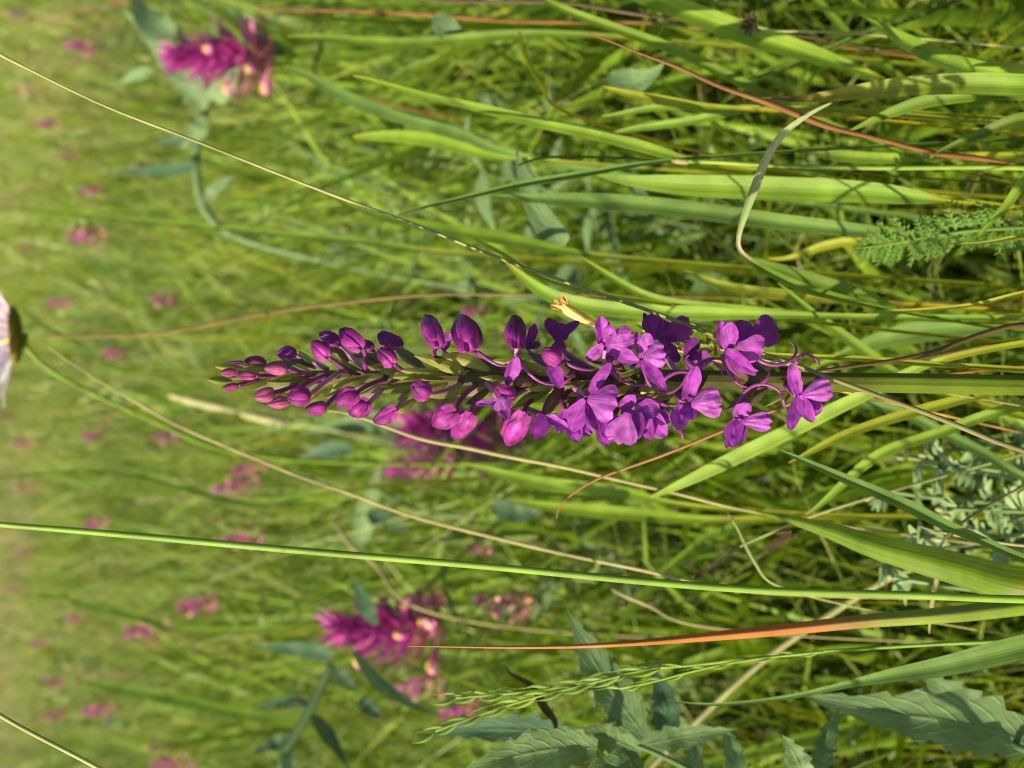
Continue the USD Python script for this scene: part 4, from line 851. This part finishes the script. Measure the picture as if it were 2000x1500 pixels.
# ------------------------------------------------------------------ ox-eye daisy
dz = .60
dc = P(28, 655, dz)
daisy = xform('daisy'); tag(daisy, 'white daisy seen from the side at the top edge with a yellow green stem', 'daisy')
dst = spline(np.vstack([[*(dc - [0, 0, .004]), .0028], traced([(60, 690, 8), (140, 748, 8), (227, 790, 8), (332, 838, 8), (440, 880, 7)], .60, .66), [*(P(440, 880, .66) + [-.01, .04, -.14]), .0026], [*(P(440, 880, .66)[:2] + [-.015, .06]), -.005, .0026]]), 40)
obj('stem', tube(dst[:, :3], dst[:, 3] / 2, 8), 'culm', daisy)
up = unit(np.array([-.05, .12, 1.0])); e1 = unit(np.cross(up, [0, 1., 0])); e2 = np.cross(up, e1)
rim = .0135
def ring_mesh(profile, m=36, bumps=0.0):
    th = np.linspace(0, 2 * math.pi, m, endpoint=False); pr = np.asarray(profile, float)
    rad = pr[:, 0][:, None] * (1 + bumps * np.cos(th * 9)[None])
    v = dc + e1 * (np.cos(th)[None] * rad)[..., None] + e2 * (np.sin(th)[None] * rad)[..., None] + up * np.broadcast_to(pr[:, 1][:, None], rad.shape)[..., None]
    uv = np.stack(np.broadcast_arrays(th[None] / 6.283, np.linspace(0, 1, len(pr))[:, None]), -1)
    return v.reshape(-1, 3), grid_faces(len(pr), m, True), uv.reshape(-1, 2)
obj('involucre', ring_mesh([(.0004, -.0032), (.004, -.0031), (.008, -.0024), (.0108, -.0010), (.0118, .0006), (.011, .0014), (.001, .0014)], bumps=.03), 'involucre', daisy)
obj('disc', ring_mesh([(.0100, .0015), (.0095, .0026), (.008, .0036), (.004, .0044), (.0003, .0046)]), 'disc_yellow', daisy)
for k in range(21):
    a = k * 2 * math.pi / 21 + rng.normal(0, .05); o = e1 * math.cos(a) + e2 * math.sin(a); s = np.linspace(0, 1, 10)[:, None]; L = rng.uniform(.017, .021)
    el = rng.uniform(.35, .9); p = dc + o * (.0108 + L * s * math.cos(el)) + up * (.0012 + L * (math.sin(el) * s - rng.uniform(.0, .35) * s ** 2))
    wd = .0050 * np.clip(np.array([.45, .7, .85, .95, 1, 1, 1, .95, .8, .3]), 0, 1)
    obj('ray_petal', ribbon(p, wd, fold=.12, m=7, wave=.5, seed=k, face=up), 'white_ray', daisy)

# ------------------------------------------------------------------ grey green toothed plants
def px_leaf(ctrl, d0, d1, w, teeth=0, tooth=.35, twist=0, fold=.25, seed=0, n=None, root=False, shape=.75):
    n = n or (teeth * 6 + 1 if teeth else 26)
    c = np.asarray(ctrl, float); w3 = traced(np.column_stack([c, np.full(len(c), w)]), d0, d1)
    s = spline(w3, n); t = np.linspace(0, 1, n)
    wd = s[:, 3] * np.clip(np.sin(math.pi * (.05 + .95 * t) ** shape), .04, 1)
    if teeth:
        saw = 1 - ((t * teeth) % 1.0); r = np.random.default_rng(seed)
        wd = wd * (1 - tooth * .5 + tooth * saw * (.7 + .6 * meshkit.noise(np.stack([t * teeth * .5, 0 * t + seed, 0 * t], 1))))
    return ribbon(s[:, :3], wd, twist=twist, fold=fold, m=7, wave=.35, seed=seed)

def leafy(name, label, cat, stem, leaves, mat='glaucous', stem_mat='glaucous', sd=(.4, .4)):
    t = xform(name); tag(t, label, cat)
    if stem: obj('stem', stalk_mesh(stem, *sd), stem_mat, t)
    for k, L in enumerate(leaves):
        ctrl, d0, d1, w = L[:4]; kw = L[4] if len(L) > 4 else {}
        kw = dict(kw); mm = kw.pop('mat', mat)
        obj('leaf', px_leaf(ctrl, d0, d1, w, seed=k + len(label), **kw), mm, t)
    return t
leafy('sickleweed', 'grey green plant with bent pale stem beside the big right hand cow-wheat spike', 'plant',
      [(330, 40, 10), (400, 205, 20), (388, 270, 17), (383, 330, 16), (396, 400, 17), (425, 440, 15), (480, 470, 12)],
      [([(402, 210), (350, 130), (240, 20)], .95, .98, 62, {'twist': 25}), ([(398, 215), (372, 180), (340, 165)], .94, .93, 46), ([(415, 200), (440, 165), (470, 130)], .93, .9, 44),
       ([(390, 280), (360, 275), (300, 282)], .94, .95, 26, {'mat': 'glaucous_dark'}), ([(384, 320), (340, 330), (210, 335)], .95, 1., 24, {'mat': 'glaucous_dark'}), ([(392, 225), (385, 260), (350, 290)], .92, .92, 34),
       ([(396, 395), (430, 360), (460, 345)], .95, .95, 24), ([(345, 60), (300, 50), (255, -20)], .96, .98, 60, {'twist': -20}), ([(300, 140), (270, 145), (230, 165)], 1., 1.05, 24)], sd=(.97, .95), mat='glaucous_pale', stem_mat='glaucous_pale')
leafy('sickleweed', 'grey green plant with dark narrow leaves beside the largest cow-wheat head', 'plant',
      [(648, 1296, 15), (618, 1360, 18), (592, 1410, 19), (568, 1452, 20), (556, 1515, 20)],
      [([(650, 1285), (600, 1268), (490, 1266)], .71, .70, 40, {'mat': 'glaucous_dark', 'twist': 30}), ([(606, 1378), (560, 1370), (492, 1388)], .72, .71, 30, {'mat': 'glaucous_dark', 'twist': 30}),
       ([(574, 1445), (540, 1448), (492, 1474)], .71, .7, 32, {'mat': 'glaucous_dark', 'twist': 20}), ([(612, 1396), (640, 1440), (682, 1502)], .70, .68, 34, {'mat': 'glaucous_dark', 'twist': 30}),
       ([(690, 1270), (760, 1350), (868, 1398)], .70, .66, 26, {'twist': 15}), ([(655, 1305), (670, 1325), (700, 1350)], .7, .7, 28, {'mat': 'glaucous_dark'}), ([(705, 1365), (725, 1385), (748, 1402)], .69, .68, 30, {'mat': 'glaucous_dark'}),
       ([(735, 1220), (715, 1180), (684, 1120)], .71, .72, 32, {'mat': 'glaucous_dark', 'twist': 20}), ([(556, 1470), (570, 1500), (600, 1540)], .7, .69, 34)], sd=(.71, .70))
leafy('sickleweed', 'blue grey plant with spiny toothed leaves filling the lower left corner', 'plant',
      [(1240, 1455, 10), (1300, 1480, 11), (1400, 1530, 12), (1600, 1600, 12)],
      [([(1262, 1440), (1190, 1340), (1108, 1192)], .385, .40, 74, {'teeth': 8, 'tooth': .45, 'shape': .8}), ([(1165, 1462), (1050, 1468), (890, 1515)], .37, .36, 84, {'teeth': 8, 'tooth': .4}),
       ([(1130, 1440), (1000, 1425), (830, 1432)], .42, .43, 56, {'teeth': 7, 'tooth': .5, 'mat': 'glaucous_dark'}), ([(1290, 1450), (1300, 1380), (1270, 1300)], .42, .43, 56, {'teeth': 5, 'tooth': .45, 'mat': 'glaucous_dark'}),
       ([(1250, 1470), (1180, 1440), (1110, 1428)], .39, .38, 56, {'teeth': 6, 'tooth': .4}), ([(1240, 1460), (1330, 1440), (1440, 1425)], .40, .40, 46, {'teeth': 6, 'tooth': .5}),
       ([(1250, 1480), (1200, 1505), (1100, 1530)], .37, .36, 70, {'teeth': 6})], sd=(.39, .37))
leafy('sickleweed', 'large blue grey leaf with uneven spiny lobes low in the lower left corner', 'plant',
      [(1985, 1450, 14), (2020, 1470, 14)],
      [([(2000, 1452), (1900, 1418), (1760, 1396), (1550, 1352)], .385, .40, 118, {'teeth': 6, 'tooth': .5, 'shape': .62, 'twist': -15}), ([(1960, 1440), (1870, 1370), (1800, 1312)], .40, .41, 80, {'teeth': 5, 'tooth': .45, 'twist': 10}),
       ([(1600, 1520), (1615, 1450), (1640, 1382)], .37, .38, 42, {'teeth': 5, 'tooth': .6}), ([(1575, 1530), (1555, 1480), (1528, 1435)], .37, .37, 46, {'teeth': 5, 'tooth': .5}), ([(1440, 1535), (1432, 1470), (1412, 1420)], .40, .41, 40, {'teeth': 4, 'tooth': .5}),
       ([(1345, 1530), (1355, 1470), (1340, 1420)], .41, .42, 36, {'teeth': 4, 'tooth': .5})], sd=(.385, .38))
leafy('sickleweed', 'pale strap shaped grey green leaf lying across the grass right of the spike', 'plant', None,
      [([(1105, 478), (1068, 440), (1030, 370), (1008, 285)], .455, .46, 52, {'shape': .5, 'twist': 10}), ([(1190, 145), (1240, 160), (1300, 120)], .47, .46, 52, {'twist': 10}), ([(850, 30), (880, 60), (920, 75)], .5, .5, 46)])
leafy('sickleweed', 'blurred broad grey green leaves behind the buds on the left of the spike', 'plant', [(740, 960, 10), (800, 990, 10), (900, 1010, 9)],
      [([(830, 850), (720, 832), (590, 846)], .95, .97, 60), ([(700, 1068), (715, 1000), (745, 905)], .93, .91, 44), ([(690, 880), (640, 880), (580, 905)], .95, .97, 34, {'mat': 'glaucous_dark'}), ([(720, 1000), (760, 1020), (800, 1035)], .88, .86, 40, {'mat': 'glaucous_dark'}),
       ([(960, 985), (1010, 1000), (1060, 1000)], .6, .6, 44, {'mat': 'glaucous_dark'})], sd=(.9, .85))

# ------------------------------------------------------------------ silvery lobed herb low left of the orchid
sil = xform('silver_plant'); tag(sil, 'silvery herb with small lobed leaves and whitish buds left of the orchid stem', 'plant')
r2 = np.random.default_rng(23)
def lobed(L, w, seed):
    r = np.random.default_rng(seed); parts = []
    for a in (-.75, -.35, 0, .35, .75):
        t = np.linspace(0, 1, 5); l = L * (1 - .35 * abs(a)) * r.uniform(.85, 1.1)
        p = np.stack([l * t * math.cos(a * t.mean() * 1.6), l * t * math.sin(a) * (.35 + .65 * t), L * .15 * np.sin(math.pi * t) * r.uniform(-.3, 1)], 1)
        parts.append(ribbon(p, w * np.array([.5, .8, 1., .95, .3]), fold=.35, m=3, face=np.array([0, 0, 1.])))
    return join(parts)
for k in range(11):
    u0, v0 = r2.uniform(1700, 1990), r2.uniform(860, 1130); d = r2.uniform(.40, .47)
    top = P(u0, v0, d); base = np.array([top[0] + r2.normal(0, .02), top[1] + r2.uniform(0, .03), -.005])
    mid = (top + base) / 2 + np.array([r2.normal(0, .01), .005, 0])
    st = spline(np.vstack([base, mid, top]), 14); obj('stem', tube(st, np.linspace(.0011, .0006, 14), 6), 'silver', sil)
    for q in range(11):
        f = 1 - q * .042 - r2.uniform(0, .03); c0 = np.array([np.interp(f, np.linspace(0, 1, 14), st[:, i]) for i in range(3)])
        yaw = q * 2.4 + k; L = r2.uniform(.0065, .011)
        obj('leaf', put(lobed(L, L * .26, k * 20 + q), c0, yaw, r2.uniform(.0, .9)), 'silver', sil)
    for q in range(2):
        c0 = top + np.array([r2.normal(0, .0015), r2.normal(0, .0015), .0008 * q])
        b0 = tube(c0 + np.array([0, 0, 1.]) * np.array([0, .0007, .0016, .0024, .0029])[:, None], np.array([.0004, .0008, .0009, .0006, .0001]), 8)
        obj('flower_bud', b0, 'cream_head', sil)

# ------------------------------------------------------------------ feathery yarrow leaf on the right
yar = xform('yarrow_leaf'); tag(yar, 'feathery green yarrow leaf at the bottom right between the grass blades', 'leaf')
ax = spline(rooted(traced([(1672, 484, 4), (1740, 476, 6), (1850, 457, 8), (2010, 444, 9)], .385, .365)), 60)
obj('midrib', tube(ax[:, :3], np.maximum(ax[:, 3] / 2, 2e-4), 6), 'yarrow', yar)
yp = traced([(1672, 484, 4), (1740, 476, 6), (1850, 457, 8), (2010, 444, 9)], .385, .365); ys = spline(yp, 27); yt = tangents(ys[:, :3])
for k in range(1, 26):
    for e in (-1, 1):
        c0 = ys[k, :3]; N = unit(C - c0); S = np.cross(yt[k], N) * e; L = .0066 * min(1, .35 + k * .07) * r2.uniform(.7, 1.15); S = unit(S + yt[k] * r2.normal(0, .25) + N * r2.normal(0, .3))
        parts = []
        t = np.linspace(0, 1, 6)[:, None]; p = c0 + S * L * t - yt[k] * L * .35 * t ** 1.5 + N * L * .25 * np.sin(3 * t) * r2.uniform(-.3, 1)
        parts.append(ribbon(p, .0007 * np.array([.8, 1, 1, .9, .7, .2]), fold=.3, m=3))
        for q in range(1, 5):
            for g in (-1, 1):
                t3 = np.linspace(0, 1, 3)[:, None]; l = L * .34 * (1 - .12 * q)
                parts.append(ribbon(p[q] + (S * .6 - yt[k] * g * .8 - (yt[k] * .3)) * l * t3 + N * l * .3 * t3, .0006 * np.array([.7, 1, .2]), fold=.3, m=3))
        obj('leaflet', join(parts), 'yarrow', yar)

# ------------------------------------------------------------------ hairy brome spikelets on the lower left
bro = xform('brome_panicle'); tag(bro, 'hairy green brome grass panicle of long spikelets leaning across the lower left', 'grass panicle')
axis = traced([(1612, 1272, 6), (1540, 1280, 5), (1460, 1287, 5), (1380, 1296, 5), (1290, 1304, 4)], .352, .355)
obj('stem', tube(spline(axis, 30)[:, :3], .00033, 6), 'culm', bro)
def spikelet(ctrl, d0, d1, n, w):
    c = traced(np.column_stack([np.asarray(ctrl, float), np.full(len(ctrl), w)]), d0, d1); s = spline(c, n); T = tangents(s[:, :3])
    axm = obj('spikelet', tube(s[:, :3], .00028, 6), 'spikelet', bro)
    for k in range(n):
        N = unit(C - s[k, :3]); S = np.cross(T[k], N) * (1 if k % 2 else -1); L = s[k, 3] * 3.0 * (1 - .25 * k / n)
        t = np.linspace(0, 1, 7)[:, None]
        p = s[k, :3] + T[k] * L * t + S * s[k, 3] * .42 * np.sin(math.pi * t * .75) + N * s[k, 3] * (.3 if k % 3 else -.1) * np.sin(math.pi * t)
        obj('scale', ribbon(p, s[k, 3] * .42 * np.array([.4, .85, 1, .85, .5, .16, .04]), fold=-.7, m=5, twist=15 if k % 2 else -15), 'spikelet', axm)
        if k % 2: obj('awn', tube(np.linspace(p[-2], p[-1] + T[k] * L * .5 + S * L * .06, 3), np.array([9e-5, 6e-5, 3e-5]), 4), 'spikelet', axm)
spikelet([(1290, 1303), (1180, 1325), (1060, 1347), (950, 1358), (890, 1363)], .352, .352, 15, 22)
spikelet([(1210, 1320), (1110, 1345), (1010, 1372), (920, 1402), (850, 1428)], .348, .346, 15, 22)
spikelet([(1600, 1273), (1500, 1284), (1400, 1300), (1300, 1325), (1210, 1345)], .350, .35, 10, 14)
spikelet([(1330, 1300), (1290, 1296), (1240, 1300)], .353, .353, 4, 8)

# ------------------------------------------------------------------ small dry things around the orchid
tw = xform('broken_twig'); tag(tw, 'golden brown broken straw stub with frayed end behind the upper right flowers', 'twig')
c = np.column_stack([P([1068 + 130, 1165, 1135, 1108, 1098], [648, 634, 620, 604, 594], [.350, .348, .346, .345, .345]), np.array([5, 12, 18, 21, 20.]) * 1.18e-4])
s = spline(rooted(c[::-1], .03, .8)[::-1], 40)
v, f, uv = tube(s[:, :3], s[:, 3] / 2, 12); v = v + (meshkit.noise(v * 1400, 3)[:, None] - .5) * .0005
obj('stub', (v, f, uv), 'bark_gold', tw)
for k, (a, b, w) in enumerate([((1106, 606), (1072, 596), 8), ((1104, 600), (1097, 574), 10), ((1102, 600), (1082, 586), 7), ((1106, 598), (1092, 582), 7), ((1108, 604), (1076, 604), 5), ((1112, 600), (1104, 580), 6)]):
    obj('splinter', petal_mesh(a, b, w * 1.3, .3445, .3435 + .001 * (k % 3), cup=.5, curl=.1 * (k % 2), seed=k, shape=.35, frill=.06, n=8, m=5), 'bark_gold', tw)

sh = xform('dry_seed_head'); tag(sh, 'yellowish dry seed head with small angular cups between the right hand flowers', 'seed head')
obj('stem', stalk_mesh([(1255, 645, 3), (1320, 660, 4), (1400, 680, 4), (1460, 696, 4)], .343, .345), 'straw_green', sh)
r3 = np.random.default_rng(8)
for k in range(22):
    u, v = r3.uniform(1318, 1402), r3.uniform(648, 694); a = r3.uniform(0, 6.28); L = r3.uniform(14, 26)
    obj('husk', petal_mesh((u, v), (u + L * math.cos(a), v + L * math.sin(a)), r3.uniform(12, 19), .342 + r3.normal(0, .002), .341 + r3.normal(0, .002), cup=.9, curl=.2, seed=k, n=8, m=5, frill=.05), 'bract' if k % 4 else 'brown_stem', sh)
for k in range(4):
    a = (1265 + k * 22, 640 + k * 3); obj('husk', petal_mesh(a, (a[0] - 22, a[1] - 8), 13, .344, .343, cup=.6, seed=k + 40, n=8, m=5), 'bract', sh)

o = obj('dead_leaf', blade_mesh([(988, 1298, 3), (1010, 1325, 10), (1040, 1345, 16), (1058, 1385, 24), (1078, 1410, 20), (1094, 1445, 8)], .40, .40, (20, 70, 30, 60), .7), 'dead'); tag(o, 'curled dark brown dead leaf behind the hairy spikelets', 'dead leaf')
sd = xform('sedge_spike'); tag(sd, 'two dark brown dry sedge spikes on a thin stem left of the thick blade', 'sedge')
obj('stem', stalk_mesh([(1352, 1128, 3), (1400, 1096, 4), (1450, 1065, 5), (1520, 1035, 6), (1580, 1010, 6)], .40, .40), 'straw_green', sd)
for (a, b, n, w) in (((1445, 1068), (1355, 1130), 12, 11), ((1545, 1036), (1492, 1078), 12, 26)):
    pa, pb = P(*a, .398), P(*b, .398); T = unit(pb - pa); N = unit(C - pa); S = np.cross(T, N)
    sk = obj('spike', tube(np.linspace(pa, pb, 6), .0003, 6), 'dead', sd)
    for k in range(n * 2):
        f = k / (n * 2); e = r3.uniform(-1, 1); c0 = pa + (pb - pa) * f * .75; t = np.linspace(0, 1, 4)[:, None]; L = np.linalg.norm(pb - pa) * .32
        obj('scale', ribbon(c0 + T * L * t + S * e * w * 1.3e-4 * t * .5 + N * r3.uniform(0, 1) * 4e-4 * t, 3.2e-4 * w / 12 * np.array([.8, 1.2, .8, .1]), fold=.5, m=3), 'dead' if k % 3 else 'dark_stem', sk)
sd2 = xform('sedge_spike'); tag(sd2, 'dark round dry seed tuft lying on the wide ribbed blade in the top right', 'sedge')
obj('stem', stalk_mesh([(1468, 48, 4), (1520, 60, 5), (1600, 62, 5)], .42, .42), 'straw_green', sd2)
for k in range(44):
    a = r3.uniform(0, 6.28); pa = P(1470 + r3.normal(0, 5), 46 + r3.normal(0, 7), .418); pb = P(1466 + 26 * math.cos(a), 46 + 26 * math.sin(a), .414); t = np.linspace(0, 1, 4)[:, None]
    obj('scale', ribbon(pa + (pb - pa) * t, 4.5e-4 * np.array([.8, 1.2, .8, .1]), fold=.5, m=3), 'dead' if k % 4 else 'straw', sd2)

for lab, mat, d0, d1, pts in [
    ('brown dry stem high on the right running above the flower spike', 'russet', .60, .47, [(505, 18, 4), (620, 20, 5), (700, 22, 6), (850, 30, 7), (940, 38, 7), (1050, 43, 7), (1250, 44, 6), (1400, 60, 5)]),
    ('dark brown dry stem with yellow end at the very top right', 'dark_stem', .47, .44, [(790, -8, 4), (950, 4, 7), (1120, 8, 7), (1220, 24, 8), (1330, 38, 6), (1420, 50, 5)]),
    ('blurred upright pinkish brown stem behind the right hand flower head', 'russet', .9, .85, [(622, 20, 6), (626, 70, 7), (620, 110, 9), (622, 152, 7)]),
    ('yellow thin stem crossing under the dark sedge spikes', 'straw_green', .41, .40, [(1420, 1000, 4), (1445, 1040, 6), (1462, 1075, 8), (1485, 1115, 7), (1510, 1140, 4)]),
    ('yellow straw with brown point standing behind the thick culm at the bottom', 'straw', .36, .36, [(1815, 1238, 2), (1818, 1200, 9), (1826, 1150, 11), (1832, 1110, 8), (1840, 1060, 6)]),
    ('thin pinkish straw lying on the broad blade near the silvery herb', 'straw', .37, .36, [(1796, 1028, 3), (1860, 1044, 5), (1930, 1056, 5), (2005, 1066, 6)]),
    ('thin cream straw low between the stalks left of the lower flowers', 'straw', .5, .48, [(1195, 1150, 3), (1230, 1168, 7), (1280, 1190, 6), (1330, 1215, 4)]),
    ('short tan blade tip leaning on the blurred leaves above the culm', 'straw', .7, .66, [(648, 1018, 3), (670, 1045, 9), (692, 1072, 8), (740, 1110, 8), (790, 1175, 5)])]:
    o = obj('dry_straw', stalk_mesh(pts, d0, d1), mat); tag(o, lab, 'dry stalk')
for u, v, u2, v2, lab in [(330, 772, 460, 802, 'upper of two blurred cream grass heads left of the spike tip'), (470, 808, 590, 832, 'lower of two blurred cream grass heads left of the spike tip')]:
    t = xform('plantain_head'); tag(t, lab, 'grass head')
    pa, pb = P(u, v, .95), P(u2, v2, .95); sN = np.linspace(0, 1, 12)[:, None]
    vv, f, uv = tube(pa + (pb - pa) * sN, .0031 * np.sin(math.pi * (.06 + .9 * sN[:, 0])) ** .5, 10); vv = vv + (meshkit.noise(vv * 900, 2)[:, None] - .5) * .0016
    obj('head', (vv, f, uv), 'cream_head', t)
    obj('stem', stalk_mesh([(u2 - 5, v2 - 1, 4), (u2 + 70, v2 + 12, 4), (u2 + 200, v2 + 40, 4)], .95, .95), 'straw_green', t)
yf = xform('yellow_flower'); tag(yf, 'tiny yellow blurred flower below the small pink head left of the buds', 'wildflower')
c0 = P(886, 922, .86)
for k in range(5):
    a = k * 1.2566; obj('petal', put(flat_leaf(.0042, .0036, n=6, droop=.1, seed=k), c0, a, .5), 'disc_yellow', yf)
obj('stem', tube(np.linspace(c0, c0 * [1, 1, 0] + [.01, .02, -.004], 8), .0006, 6), 'herb', yf)

for u, v, d, lab, mat in [(525, 505, .92, 'pale whorled bedstraw clump blurred right of the brown wavy stem', 'silver'), (570, 560, .86, 'pale green bedstraw just above the brown wavy stem', 'herb_pale'), (640, 430, .85, 'small leaved green bedstraw beside the long bright blurred stalk', 'herb_pale'), (470, 1000, .95, 'small leaved herb under the pink heads left of the straw stalk', 'herb_pale')]:
    t = P(u, v, d); r9 = np.random.default_rng(int(u)); h9 = t[2] + .01
    m9 = leafset(r9, 9, .055, (h9 * .8, h9 * 1.05), (.008, .014), .36)
    o = obj('bedstraw', (m9[0] + [t[0], t[1], -.003], m9[1], m9[2]), mat); tag(o, lab, 'plant')
